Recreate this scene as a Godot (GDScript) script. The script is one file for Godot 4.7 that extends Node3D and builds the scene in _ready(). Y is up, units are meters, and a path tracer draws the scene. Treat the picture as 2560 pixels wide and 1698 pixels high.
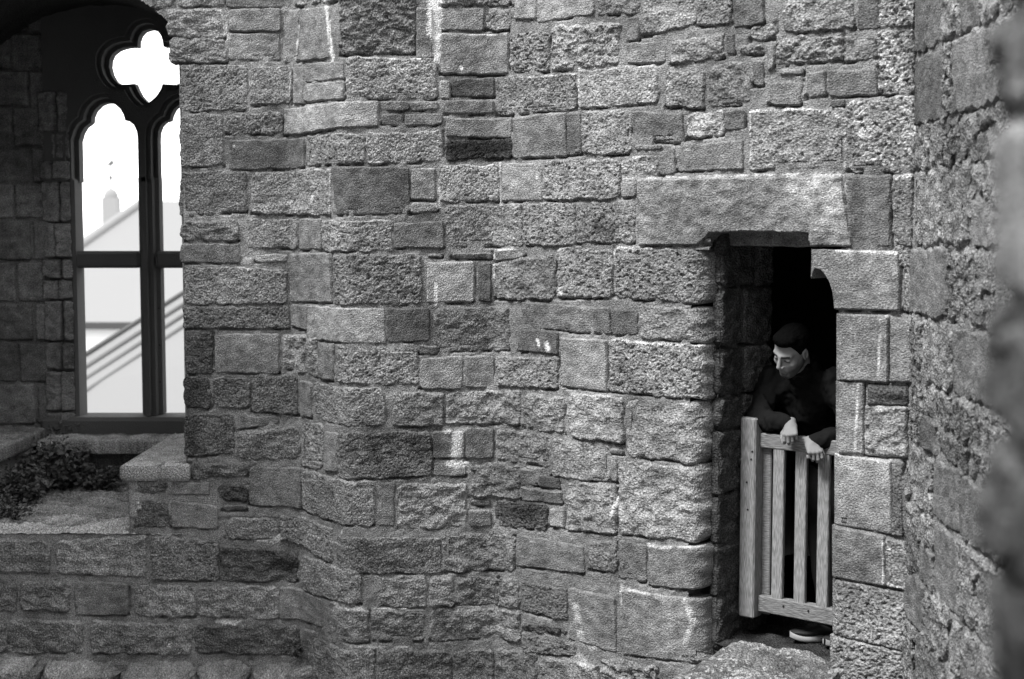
extends Node3D

const EYE := 1.95
const CELL := 0.0062
var rng := RandomNumberGenerator.new()
var coarse := FastNoiseLite.new()
var fine := FastNoiseLite.new()
var M := {}
var stains: Array = []
var laid := {}            # path name -> stones laid on it: [s0, s1, top, bottom corners]
var wall_path: WallPath
var wall: Node3D
var gap_from := 0.0
var gap_to := 0.0
var out_dir := Vector3(-0.643, 0, 0.766)     # out of the doorway, towards the yard
var along := Vector3(0.766, 0, 0.643)        # along the doorway wall
var corner := Vector3(0.975, 0, -7.02)


class WallPath:
	var pos := PackedVector3Array()
	var nor := PackedVector3Array()
	var start := 0.0
	const STEP := 0.01
	func _init(points: Array, from: float, soften: int) -> void:
		start = from
		var raw := PackedVector3Array()
		for i in points.size() - 1:
			var a: Vector3 = points[i]
			var b: Vector3 = points[i + 1]
			var n := maxi(1, roundi(a.distance_to(b) / STEP))
			for k in n:
				raw.append(a.lerp(b, float(k) / n))
		raw.append(points[-1])
		var n := raw.size()
		for i in n:
			var r := mini(soften, mini(i, n - 1 - i))
			var sum := Vector3.ZERO
			for k in range(i - r, i + r + 1):
				sum += raw[k]
			pos.append(sum / (2 * r + 1))
		for i in n:
			var d := (pos[mini(i + 1, n - 1)] - pos[maxi(i - 1, 0)]).normalized()
			nor.append(Vector3(-d.z, 0, d.x))
	func length() -> float:
		return (pos.size() - 1) * STEP
	func at(s: float, h: float, off: float) -> Vector3:
		var f := (s - start) / STEP
		var last := pos.size() - 1
		if f < 0.0:
			var d0 := pos[0] - pos[1]
			return pos[0] - d0 * f + nor[0] * off + Vector3(0, h, 0)
		if f >= last:
			var d1 := pos[last] - pos[last - 1]
			return pos[last] + d1 * (f - last) + nor[last] * off + Vector3(0, h, 0)
		var i := int(f)
		var t := f - i
		var p := pos[i].lerp(pos[i + 1], t) + nor[i].lerp(nor[i + 1], t) * off
		p.y = h
		return p


# ---------------------------------------------------------------- helpers

func grey(v: float) -> Color:
	return Color(v, v, v)


func flat_grey(linear: float) -> Color:
	return Color(linear, linear, linear).linear_to_srgb()


func noise_texture(seed_value: int, frequency: float, octaves: int, low: float, high: float, kind := FastNoiseLite.TYPE_SIMPLEX_SMOOTH) -> NoiseTexture2D:
	var n := FastNoiseLite.new()
	n.seed = seed_value
	n.noise_type = kind
	n.frequency = frequency
	n.fractal_octaves = octaves
	var t := NoiseTexture2D.new()
	t.width = 1024
	t.height = 1024
	t.seamless = true
	t.noise = n
	var g := Gradient.new()
	g.set_offset(0, 0.22)
	g.set_offset(1, 0.78)
	g.set_color(0, grey(low))
	g.set_color(1, grey(high))
	t.color_ramp = g
	return t


func stone_material(seed_value: int, low: float, high: float, bump: float, tile: float, frequency: float) -> StandardMaterial3D:
	var m := StandardMaterial3D.new()
	m.vertex_color_use_as_albedo = true
	m.roughness = 0.95
	m.metallic_specular = 0.2
	m.uv1_triplanar = true
	m.uv1_world_triplanar = true
	m.uv1_scale = Vector3.ONE / tile
	m.albedo_texture = noise_texture(seed_value, frequency, 4, low, high)
	m.heightmap_enabled = true
	m.heightmap_texture = noise_texture(seed_value + 7, frequency * 0.8, 4, 0.0, 1.0)
	m.heightmap_scale = bump
	return m


func plain(linear: float, rough := 0.9) -> StandardMaterial3D:
	var m := StandardMaterial3D.new()
	m.albedo_color = flat_grey(linear)
	m.roughness = rough
	m.metallic_specular = 0.3
	return m


func tag(o: Node, label: String, category: String, group := "") -> void:
	o.set_meta("label", label)
	o.set_meta("category", category)
	if group:
		o.set_meta("group", group)


func thing(called: String, label: String, category: String, at := Vector3.ZERO, group := "") -> Node3D:
	var o := Node3D.new()
	o.name = called
	add_child(o, true)
	o.position = at
	tag(o, label, category, group)
	return o


func put(called: String, mesh: Mesh, material: Material, parent: Node) -> MeshInstance3D:
	var o := MeshInstance3D.new()
	o.mesh = mesh
	o.material_override = material
	var n := called
	var k := 0
	while parent.has_node(n):
		k += 1
		n = "%s_%03d" % [called, k]
	o.name = n
	parent.add_child(o, true)
	return o


func structure(called: String, mesh: Mesh, material: Material, at := Vector3.ZERO) -> MeshInstance3D:
	var o := put(called, mesh, material, self)
	o.position = at
	o.set_meta("kind", "structure")
	return o


func arrays_mesh(v: PackedVector3Array, n: PackedVector3Array, c: PackedColorArray, index: PackedInt32Array) -> ArrayMesh:
	var a := []
	a.resize(Mesh.ARRAY_MAX)
	a[Mesh.ARRAY_VERTEX] = v
	if n.size():
		a[Mesh.ARRAY_NORMAL] = n
	if c.size():
		a[Mesh.ARRAY_COLOR] = c
	a[Mesh.ARRAY_INDEX] = index
	var m := ArrayMesh.new()
	m.add_surface_from_arrays(Mesh.PRIMITIVE_TRIANGLES, a)
	return m


# a box with chamfered edges
func bevel_box(size: Vector3, b: float) -> ArrayMesh:
	var st := SurfaceTool.new()
	st.begin(Mesh.PRIMITIVE_TRIANGLES)
	st.set_smooth_group(-1)
	var h := size / 2
	var quad := func(p: Array) -> void:
		var mid := Vector3.ZERO
		for q in p:
			mid += q
		var nn: Vector3 = (p[1] - p[0]).cross(p[2] - p[0])
		if nn.dot(mid) > 0:
			p.reverse()
		for k in range(1, p.size() - 1):
			for q in [p[0], p[k], p[k + 1]]:
				st.add_vertex(q)
	for ax in 3:
		var u := (ax + 1) % 3
		var w := (ax + 2) % 3
		for s in [-1, 1]:
			var p := []
			for c in [[-1, -1], [1, -1], [1, 1], [-1, 1]]:
				var q := Vector3.ZERO
				q[ax] = h[ax] * s
				q[u] = (h[u] - b) * c[0]
				q[w] = (h[w] - b) * c[1]
				p.append(q)
			quad.call(p)
			for s2 in [-1, 1]:
				var e := []
				for c in [[0, -1], [0, 1], [1, 1], [1, -1]]:
					var q := Vector3.ZERO
					q[ax] = (h[ax] - (b if c[0] else 0.0)) * s
					q[u] = (h[u] - (0.0 if c[0] else b)) * s2
					q[w] = (h[w] - b) * c[1]
					e.append(q)
				quad.call(e)
	for sx in [-1, 1]:
		for sy in [-1, 1]:
			for sz in [-1, 1]:
				quad.call([Vector3(h.x * sx, (h.y - b) * sy, (h.z - b) * sz), Vector3((h.x - b) * sx, h.y * sy, (h.z - b) * sz), Vector3((h.x - b) * sx, (h.y - b) * sy, h.z * sz)])
	st.generate_normals()
	return st.commit()


func box_between(lo: Vector3, hi: Vector3, called: String, material: Material, parent: Node) -> MeshInstance3D:
	var b := BoxMesh.new()
	b.size = hi - lo
	var o := put(called, b, material, parent)
	o.position = (lo + hi) / 2
	return o


# a tapering tube through points, radii per point
func tube(st: SurfaceTool, points: Array, radii: Array, sides := 8) -> void:
	var rings := []
	for i in points.size():
		var d: Vector3 = (points[mini(i + 1, points.size() - 1)] - points[maxi(i - 1, 0)]).normalized()
		var u := d.cross(Vector3(0.31, 0.2, 0.93)).normalized()
		var w := d.cross(u)
		var ring := []
		for k in sides:
			var a := TAU * k / sides
			ring.append(points[i] + (u * cos(a) + w * sin(a)) * radii[i])
		rings.append(ring)
	for i in rings.size() - 1:
		for k in sides:
			var k2 := (k + 1) % sides
			for q in [rings[i][k], rings[i + 1][k], rings[i][k2], rings[i][k2], rings[i + 1][k], rings[i + 1][k2]]:
				st.add_vertex(q)
	for e in [0, rings.size() - 1]:
		for k in sides:
			st.add_vertex(points[e])
			st.add_vertex(rings[e][k])
			st.add_vertex(rings[e][(k + 1) % sides])


# ---------------------------------------------------------------- stonework

func albedo_of(tone: float) -> float:
	return 0.36 * pow(tone / 108.0, 1.5)


func stain(kind: String, width: float, strength: float, s0: float, h0: float, s1: float, h1: float) -> void:
	stains.append([kind, width, strength, Vector2(s0, h0), Vector2(s1, h1)])


func stains_near(s0: float, s1: float, h0: float, h1: float) -> Array:
	var near := []
	for t in stains:
		var a: Vector2 = t[3]
		var b: Vector2 = t[4]
		var w: float = t[1] * 2.0
		if maxf(a.x, b.x) + w > s0 and minf(a.x, b.x) - w < s1 and maxf(a.y, b.y) + w > h0 and minf(a.y, b.y) - w < h1:
			near.append(t)
	return near


func stained(c: float, s: float, h: float, near: Array) -> float:
	for t in near:
		var a: Vector2 = t[3]
		var b: Vector2 = t[4]
		var p := Vector2(s, h)
		var ab := b - a
		var k := clampf((p - a).dot(ab) / maxf(ab.length_squared(), 1e-8), 0.0, 1.0)
		var d: float = p.distance_to(a + ab * k) / t[1]
		if d < 2.0:
			d += fine.get_noise_2d(s * 70.0, h * 70.0) * 0.8
			var f: float = clampf(1.9 - 1.8 * d, 0.0, 1.0) * t[2]
			if t[0] == "L" and t[2] < 0.99:
				f *= clampf(0.75 + 1.6 * coarse.get_noise_2d(s * 11.0 + 3.0, h * 11.0), 0.0, 1.0)
			if t[0] == "D":
				f = clampf(1.3 - d, 0.0, 1.0) * t[2]
				c = lerpf(c, 0.025, f)
			else:
				c = lerpf(c, 1.25, f)
	return c


func face_stone(tex: String, tone: float, q: Array) -> void:
	var opt := {}
	for k in 8:      # joints are tight: grow each stone a little
		q[k] += [-0.004, 0.003, 0.004, 0.003, -0.004, -0.003, 0.004, -0.003][k]
	var right: float = maxf(q[2], q[6])
	if right > gap_from - 0.03 and right < gap_from + 0.12 and q[5] > -0.5 and q[1] < 1.9:
		opt.round = 0.10
		opt.skirt = 0.11
		q[2] = gap_from - rng.randf_range(0.008, 0.028)
		q[6] = gap_from - rng.randf_range(0.008, 0.028)
	if minf(q[0], q[4]) < 0.03 and minf(q[0], q[4]) > -0.06 and q[1] > 0.5:
		opt.skirt = 0.1
	if absf(minf(q[0], q[4]) - gap_to) < 0.04 and q[1] < 1.9:
		opt.skirt = 0.09
		opt.chamfer = 0.03
	if minf(q[0], q[4]) > gap_to - 0.04 and q[1] < 1.9:
		opt.wobble = 0.35
		opt.square = true
		for k in 8:
			q[k] += [-0.003, 0.004, 0.003, 0.004, -0.003, -0.004, 0.003, -0.004][k]
	lay(wall_path, wall, "main", tex, tone, q, opt)


# One stone. q holds its corners on the wall: top left, top right, bottom left, bottom right.
func lay(path: WallPath, parent: Node, path_name: String, tex: String, tone: float, q: Array, opt := {}) -> MeshInstance3D:
	var id := rng.randi() % 5000
	var tl := Vector2(q[0], q[1])
	var tr := Vector2(q[2], q[3])
	var bl := Vector2(q[4], q[5])
	var br := Vector2(q[6], q[7])
	var w := maxf(tr.x - tl.x, br.x - bl.x)
	var hh := maxf(tl.y - bl.y, tr.y - br.y)
	var cell: float = opt.get("cell", CELL)
	var nu := clampi(ceili(w / cell), 4, 190)
	var nv := clampi(ceili(hh / cell), 4, 120)
	var base: float = opt.get("base", rng.randf_range(0.001, 0.011))
	var skirt: float = opt.get("skirt", 0.035)
	var round_r: float = opt.get("round", 0.0)
	var cham: float = opt.get("chamfer", 0.0)
	var bottom: Array = opt.get("bottom", [])
	var tilt := Vector2(rng.randf_range(-0.005, 0.005), rng.randf_range(-0.007, 0.004))
	var cr := rng.randf_range(0.006, 0.02)
	var wob := 0.006
	var big_a := 0.003
	var big_f := 9.0
	var fine_a := 0.0012
	var fine_f := 60.0
	var var_a := 0.5
	var er := 0.005
	match tex:
		"s":
			big_a = 0.004
			cr *= 0.6
			wob = 0.004
		"r":
			big_a = 0.013
			big_f = 8.0
			wob = 0.009
			fine_a = 0.0042
			fine_f = 22.0
			er = 0.012
		"g":
			big_a = 0.006
			fine_a = 0.0044
			fine_f = 30.0
			wob = 0.008
			var_a = 0.45
		"G":
			big_a = 0.007
			fine_a = 0.0066
			fine_f = 28.0
			wob = 0.008
			var_a = 0.5
		"f":
			big_a = 0.015
			big_f = 11.0
			wob = 0.01
			fine_a = 0.004
			fine_f = 30.0
			er = 0.014
		"L":
			base = 0.13
			big_a = 0.025
			big_f = 5.0
			fine_a = 0.006
			er = 0.05
			skirt = 0.05
			cr = 0.03
			wob = 0.015
	var grit: float = {"s": 0.6, "r": 0.6, "f": 0.7}.get(tex, 0.75)
	fine_f *= rng.randf_range(0.7, 1.5)
	fine_a *= rng.randf_range(0.55, 1.35)
	big_a *= rng.randf_range(0.7, 1.35)
	grit *= rng.randf_range(0.5, 1.25)
	if opt.has("square"):
		cr *= 0.3
	big_a *= opt.get("rough", 1.0)
	fine_a *= opt.get("rough", 1.0)
	wob *= opt.get("wobble", 1.0)
	var albedo := albedo_of(tone) * rng.randf_range(0.94, 1.06) * (0.80 if tex == "s" else 1.08)
	var cols := nu + 3
	var rows := nv + 3
	var v := PackedVector3Array()
	var c := PackedColorArray()
	v.resize(cols * rows)
	c.resize(cols * rows)
	var ox := id * 1.37
	var near: Array = stains_near(minf(tl.x, bl.x) - 0.02, maxf(tr.x, br.x) + 0.02, minf(bl.y, br.y) - 0.02, maxf(tl.y, tr.y) + 0.02) if path_name == "main" else []
	var layer_dir := Vector2(0.3, 1.0)
	var crust: bool = path_name == "main" and tex == "G" and tl.x > 4.1 and bl.y > 2.1     # pale lichen crust
	for j in rows:
		var jv := clampf(float(j - 1) / nv, 0.0, 1.0)
		for i in cols:
			var iu := clampf(float(i - 1) / nu, 0.0, 1.0)
			var top := tl.lerp(tr, iu)
			var bot := bl.lerp(br, iu)
			if bottom.size():
				bot.y = _along(bottom, bot.x)
			var p := top.lerp(bot, jv)
			var eu := minf(iu, 1.0 - iu) * w
			var ev := minf(jv, 1.0 - jv) * (top.y - bot.y)
			var cu := maxf(0.0, 1.0 - eu / (cr * 2.5))
			var cv := maxf(0.0, 1.0 - ev / (cr * 2.5))
			if cu > 0.0 and cv > 0.0 and bottom.is_empty():
				var pull := cr * cu * cu * cv * cv
				p.x += pull if iu < 0.5 else -pull
				p.y += -pull if jv < 0.5 else pull
			if cham == 0.0 or iu > 0.2:
				p.x += coarse.get_noise_2d(p.x * 9.0 + ox, p.y * 9.0) * wob * 1.6 + fine.get_noise_2d(p.x * 40.0 + ox, p.y * 40.0) * wob * 0.4
			p.y += coarse.get_noise_2d(p.x * 8.0 - ox, p.y * 8.0 + 50.0) * wob * 1.8 + fine.get_noise_2d(p.x * 38.0 - ox, p.y * 38.0) * wob * 0.4
			# how far in from the arrises: the lower and right ones are crisper
			var f := 1.0
			var x := minf(1.0, iu * w / (er * 1.3))
			f *= 1.0 - (1.0 - x) * (1.0 - x)
			x = minf(1.0, (1.0 - iu) * w / er)
			f *= 1.0 - (1.0 - x) * (1.0 - x)
			x = minf(1.0, jv * hh / (er * 1.6))
			f *= 1.0 - (1.0 - x) * (1.0 - x)
			x = minf(1.0, (1.0 - jv) * hh / (er * 0.8))
			f *= 1.0 - (1.0 - x) * (1.0 - x)
			var nb := coarse.get_noise_2d(p.x * big_f + ox, p.y * big_f * 1.4)
			var nf := fine.get_noise_2d(p.x * fine_f + ox, p.y * fine_f * 1.7)
			var relief := nb * big_a + nf * fine_a
			if tex == "g" or tex == "G":
				var pit := fine.get_noise_2d(p.x * 24.0 - ox, p.y * 40.0)
				relief -= maxf(0.0, pit - 0.2) * fine_a * 7.0
			elif tex == "s":
				relief += fine.get_noise_2d(p.x * 14.0 + p.y * 20.0 + ox, p.y * 70.0 - p.x * 40.0) * 0.0022
			elif tex == "f" or tex == "r":
				var lay_n := (p.dot(layer_dir) * 22.0 + nb * 1.6) + id
				relief += (absf(fposmod(lay_n, 1.0) - 0.35) - 0.3) * (0.016 if tex == "f" else 0.005)
			var off := (base + 0.006 + relief + tilt.x * (iu - 0.5) * 2.0 + tilt.y * (jv - 0.5) * 2.0) * f - 0.004 * (1.0 - f)
			if round_r > 0.0:
				var d := round_r * (0.95 + 0.3 * coarse.get_noise_1d(p.y * 3.0)) - (1.0 - iu) * w
				if d > 0.0:
					var rr := round_r * (0.95 + 0.3 * coarse.get_noise_1d(p.y * 3.0))
					off -= rr - sqrt(maxf(0.0, rr * rr - d * d))
			if cham > 0.0 and iu * w < cham:
				off = base - (cham - iu * w) * 0.7
			if i == 0 or j == 0 or i == cols - 1 or j == rows - 1:
				off = minf(off, 0.0) - skirt
			v[j * cols + i] = path.at(p.x, p.y, off)
			var shade := 1.0 + var_a * (nb * 0.7 + nf * 0.4) + 0.45 * fine.get_noise_2d(p.x * 9.0, p.y * 12.0 + ox)
			var col := clampf(albedo * shade * mottle(p.x, p.y, grit), 0.02, 0.7)
			if crust:
				var k := fine.get_noise_2d(p.x * 26.0 + 3.0, p.y * 34.0) + 0.6 * coarse.get_noise_2d(p.x * 5.0, p.y * 2.0)
				col = lerpf(col, 1.0, clampf((k - 0.24) * 6.0, 0.0, 0.85))
			if near.size():
				col = stained(col, p.x, p.y, near)
			c[j * cols + i] = grey(col)
	var o := put(opt.get("called", "stone"), grid_mesh(v, c, cols, rows), opt.get("material", M.smooth_stone if tex == "s" else M.stone), parent)
	if not laid.has(path_name):
		laid[path_name] = []
	laid[path_name].append([tl, tr, bl, br])
	return o


# weathering that runs over stones and joints alike: broad patches, pale crumbs, dark pits
func mottle(s: float, h: float, grit := 1.0) -> float:
	var m := 1.0 + 0.45 * coarse.get_noise_2d(s * 1.7 + 40.0, h * 1.7)
	var k := fine.get_noise_2d(s * 46.0 + 7.0, h * 58.0)
	m *= 1.0 + 0.26 * k * grit
	if k > 0.30:
		m += (k - 0.30) * 2.2 * grit
	elif k < -0.32:
		m *= maxf(0.35, 1.0 + (k + 0.32) * 3.0 * grit)
	return m


func _along(line: Array, x: float) -> float:
	if x <= line[0].x:
		return line[0].y
	for k in line.size() - 1:
		if x <= line[k + 1].x:
			return lerpf(line[k].y, line[k + 1].y, (x - line[k].x) / maxf(1e-5, line[k + 1].x - line[k].x))
	return line[-1].y


func grid_mesh(v: PackedVector3Array, c: PackedColorArray, cols: int, rows: int, keep := PackedByteArray()) -> ArrayMesh:
	var n := PackedVector3Array()
	n.resize(v.size())
	for j in rows:
		var up := maxi(j - 1, 0) * cols
		var down := mini(j + 1, rows - 1) * cols
		for i in cols:
			var dx := v[j * cols + mini(i + 1, cols - 1)] - v[j * cols + maxi(i - 1, 0)]
			var dy := v[up + i] - v[down + i]
			n[j * cols + i] = dx.cross(dy).normalized()
	var index := PackedInt32Array()
	for j in rows - 1:
		for i in cols - 1:
			var a := j * cols + i
			if keep.size() and not keep[a]:
				continue
			index.append_array([a, a + 1, a + cols, a + 1, a + cols + 1, a + cols])
	return arrays_mesh(v, n, c, index)


# The mortar between the stones of one path: a rough sheet, eaten away under many of the stones.
func mortar(path: WallPath, parent: Node, path_name: String, s0: float, s1: float, h0: float, h1: float, cell: float, open: Callable, tone := 112.0, raised := -0.001) -> void:
	var cols := ceili((s1 - s0) / cell) + 1
	var rows := ceili((h1 - h0) / cell) + 1
	var v := PackedVector3Array()
	var c := PackedColorArray()
	var keep := PackedByteArray()
	var cut := PackedFloat32Array()
	v.resize(cols * rows)
	c.resize(cols * rows)
	keep.resize(cols * rows)
	keep.fill(1)
	cut.resize(cols * rows)
	for b in laid.get(path_name, []):
		var tl: Vector2 = b[0]
		var tr: Vector2 = b[1]
		var bl: Vector2 = b[2]
		var br: Vector2 = b[3]
		var i0 := clampi(int((minf(tl.x, bl.x) - s0) / cell), 0, cols - 1)
		var i1 := clampi(int((maxf(tr.x, br.x) - s0) / cell), 0, cols - 1)
		var salt := rng.randf() * 100.0
		var eaten := rng.randf_range(-0.2, 0.3)
		for i in range(i0, i1 + 1):
			var s := s0 + i * cell
			var low := lerpf(bl.y, br.y, clampf((s - bl.x) / maxf(0.01, br.x - bl.x), 0, 1))
			var high := lerpf(tl.y, tr.y, clampf((s - tl.x) / maxf(0.01, tr.x - tl.x), 0, 1))
			var deep := clampf((coarse.get_noise_2d(s * 6.0 + salt, salt) + eaten) * 4.0, 0.0, 1.0) * 0.026
			var j0 := clampi(int((h1 - low - 0.003) / cell), 0, rows - 1)
			var j1 := clampi(int((h1 - low + 0.007) / cell), 0, rows - 1)
			for j in range(j0, j1 + 1):
				cut[j * cols + i] = maxf(cut[j * cols + i], deep)
			if s > maxf(tl.x, bl.x) + 0.03 and s < minf(tr.x, br.x) - 0.03:
				for j in range(clampi(int((h1 - high + 0.035) / cell), 0, rows - 1), clampi(int((h1 - low - 0.035) / cell), 0, rows - 1)):
					keep[j * cols + i] = 0
		# a crack beside the right edge
		if eaten > 0.1:
			for j in range(clampi(int((h1 - minf(tl.y, tr.y)) / cell), 0, rows - 1), clampi(int((h1 - maxf(bl.y, br.y)) / cell), 0, rows - 1)):
				var h := h1 - j * cell
				var deep := clampf((coarse.get_noise_2d(salt, h * 7.0 + salt) + eaten * 0.5) * 3.0, 0.0, 1.0) * 0.016
				var e := tr.x if tr.x < br.x else br.x
				for i in range(clampi(int((e - 0.004 - s0) / cell), 0, cols - 1), clampi(int((e + 0.009 - s0) / cell), 0, cols - 1) + 1):
					cut[j * cols + i] = maxf(cut[j * cols + i], deep)
	var albedo := albedo_of(tone)
	for j in rows:
		var h := h1 - j * cell
		for i in cols:
			var s := s0 + i * cell
			var a := j * cols + i
			if open.call(s, h):
				keep[a] = 0
			if not keep[a] and not (i > 0 and keep[a - 1]) and not (j > 0 and keep[a - cols]) and not (i > 0 and j > 0 and keep[a - cols - 1]):
				continue
			var nb := coarse.get_noise_2d(s * 6.0, h * 6.0)
			var nf := fine.get_noise_2d(s * 34.0, h * 40.0)
			var off := raised + nb * 0.008 + coarse.get_noise_2d(s * 16.0, h * 16.0) * 0.005 + nf * 0.002 - cut[a]
			if path_name == "main" and h < 0.25 and s < 0.75:
				off -= 0.007 * clampf((0.75 - s) * 4.0, 0.0, 1.0)
			elif path_name == "main" and s > 4.1 and h < 1.9:
				off -= 0.005
			v[a] = path.at(s, h, off)
			var col := albedo * (1.0 + 0.25 * nb + 0.2 * nf) * mottle(s, h, 0.35)
			if path_name == "main":
				var near := stains_near(s, s, h, h)
				if near.size():
					col = stained(col, s, h, near)
			c[a] = grey(clampf(col, 0.03, 1.25))
	put("mortar", grid_mesh(v, c, cols, rows, keep), M.smooth_stone, parent).set_meta("kind", "stuff")


# Coursed rubble where the photograph shows no single stones to copy.
func courses(path: WallPath, parent: Node, path_name: String, s0: float, s1: float, h0: float, h1: float, height: Vector2, width: Vector2, tones: Vector2, opt := {}) -> void:
	var h := h1
	var row := 0
	while h > h0 + 0.04:
		var ch := minf(rng.randf_range(height.x, height.y), h - h0)
		if h - ch - h0 < height.x * 0.6:
			ch = h - h0
		var s := s0 - (rng.randf() * width.x * 0.6 if row % 2 else 0.0)
		while s < s1 - 0.03:
			var cw := rng.randf_range(width.x, width.y)
			if s1 - s - cw < width.x * 0.6:
				cw = s1 - s
			var a := maxf(s, s0)
			var kinds: Array = opt.get("kinds", ["r", "g", "s", "r", "G"])
			var t := rng.randf_range(tones.x, tones.y)
			var g := 0.007
			var tilt := rng.randf_range(-0.008, 0.008)
			if cw > width.x and ch > 0.15 and rng.randf() < 0.25:
				var m := h - ch * rng.randf_range(0.4, 0.6)
				lay(path, parent, path_name, kinds[rng.randi() % 5], t, [a + g, h - g, s + cw - g, h - g, a + g, m + g, s + cw - g, m + g + tilt], opt)
				lay(path, parent, path_name, kinds[rng.randi() % 5], t * rng.randf_range(0.85, 1.1), [a + g, m - g, s + cw - g, m - g + tilt, a + g, h - ch + g, s + cw - g, h - ch + g], opt)
			else:
				lay(path, parent, path_name, kinds[rng.randi() % 5], t, [a + g, h - g, s + cw - g, h - g + tilt, a + g, h - ch + g, s + cw - g, h - ch + g + tilt], opt)
			s += cw
		h -= ch
		row += 1


func shut(_s: float, _h: float) -> bool:
	return false


func arch_height(s: float) -> float:
	var x := -1.936 + s + 2.78
	return 2.32 + sqrt(maxf(0.0, 1.311 - x * x))


func main_open(s: float, h: float) -> bool:
	if s > gap_from - (0.10 if h < 1.86 else 0.0) and s < gap_to + (0.05 if h < 1.55 else 0.012) and h < (1.95 if s > gap_from + 0.01 and s < 4.02 else 1.87) and h > -0.16:
		return true
	if s < 0.012 and s > -1.68 and h > 0.16 and h < arch_height(s):
		return s < -0.335 or h > 0.5
	return false


# ---------------------------------------------------------------- the scene

func _ready() -> void:
	set_view()
	set_materials()
	build_tower()
	build_stone_wall()
	build_side_wall()
	build_pier()
	build_embrasure()
	build_window()
	build_doorway()
	build_gate()
	build_person()
	build_plants()
	build_outside()


func set_view() -> void:
	rng.seed = 4711
	coarse.seed = 3
	coarse.frequency = 1.0
	coarse.fractal_octaves = 3
	fine.seed = 9
	fine.frequency = 1.0
	fine.fractal_octaves = 4
	fine.fractal_gain = 0.6
	var cam := Camera3D.new()
	cam.name = "camera"
	add_child(cam)
	cam.position = Vector3(0, EYE, 0)
	cam.rotation_degrees.x = -4.4
	var lens := CameraAttributesPhysical.new()
	lens.frustum_focal_length = 50.5
	lens.frustum_focus_distance = 7.3
	lens.frustum_near = 0.05
	lens.frustum_far = 600.0
	lens.exposure_aperture = 2.2
	cam.attributes = lens
	cam.fov = 26.73
	cam.near = 0.05
	cam.far = 600.0
	cam.current = true

	var sky_look := ProceduralSkyMaterial.new()
	sky_look.sky_top_color = grey(0.93)
	sky_look.sky_horizon_color = grey(0.97)
	sky_look.ground_horizon_color = grey(0.55)
	sky_look.ground_bottom_color = grey(0.35)
	sky_look.sky_energy_multiplier = 1.0
	var sky := Sky.new()
	sky.sky_material = sky_look
	var env := Environment.new()
	env.background_mode = Environment.BG_SKY
	env.sky = sky
	env.tonemap_mode = Environment.TONE_MAPPER_LINEAR
	env.tonemap_exposure = 4.2
	env.sdfgi_enabled = true
	env.ssao_enabled = true
	env.ssil_enabled = true
	var around := WorldEnvironment.new()
	around.name = "environment"
	around.environment = env
	add_child(around)

	var sun := DirectionalLight3D.new()
	sun.name = "sun"
	sun.light_energy = 0.42
	sun.light_angular_distance = 17.0
	sun.shadow_enabled = true
	add_child(sun)
	sun.look_at_from_position(Vector3.ZERO, -Vector3(-0.62, 1.0, 0.38), Vector3(0, 0, 1))


func set_materials() -> void:
	M.stone = stone_material(11, 0.44, 1.0, 0.55, 0.62, 0.05)
	M.smooth_stone = stone_material(17, 0.52, 1.0, 0.36, 0.55, 0.06)
	M.dark_stone = stone_material(31, 0.55, 1.0, 0.4, 0.6, 0.05)
	M.core = plain(0.25)
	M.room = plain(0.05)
	var wood := stone_material(51, 0.6, 1.0, 0.12, 0.5, 0.05)
	wood.uv1_world_triplanar = true
	wood.uv1_scale = Vector3(5.0, 0.28, 5.0)
	wood.vertex_color_use_as_albedo = false
	wood.albedo_color = flat_grey(0.41)
	wood.roughness = 0.75
	M.wood = wood
	var rail: StandardMaterial3D = wood.duplicate()
	rail.uv1_world_triplanar = false
	rail.uv1_scale = Vector3(0.28, 5.0, 5.0)
	rail.albedo_color = flat_grey(0.32)
	M.wood_rail = rail
	var iron := plain(0.02, 0.5)
	M.iron = iron


func core_segment(a: Vector3, b: Vector3, h0: float, h1: float, thick: float, parent: Node, called := "wall_core") -> void:
	var d := (b - a).normalized()
	var n := Vector3(-d.z, 0, d.x)
	var box := BoxMesh.new()
	box.size = Vector3(a.distance_to(b), h1 - h0, thick)
	var o := put(called, box, M.core, parent)
	o.transform = Transform3D(Basis(d, Vector3.UP, n), (a + b) / 2 - n * (thick / 2 + 0.045) + Vector3(0, (h0 + h1) / 2, 0))


func build_tower() -> void:
	var floor_mesh := BoxMesh.new()
	floor_mesh.size = Vector3(12, 0.3, 13)
	structure("tower_floor", floor_mesh, M.core, Vector3(-1.2, -2.35, -4.5))
	var back := thing("tower_wall", "plain rear wall of the roofless stone tower behind the viewpoint", "wall", Vector3(-1.2, -2.2, 2.0))
	box_between(Vector3(-5, 0, -0.25), Vector3(5, 11.2, 0.25), "wall_core", M.core, back)
	var left := thing("tower_wall", "plain left wall of the roofless stone tower outside the view", "wall", Vector3(-5.2, -2.2, -3.0))
	box_between(Vector3(-0.25, 0, -7.4), Vector3(0.25, 9.2, 4.7), "wall_core", M.core, left)


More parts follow.
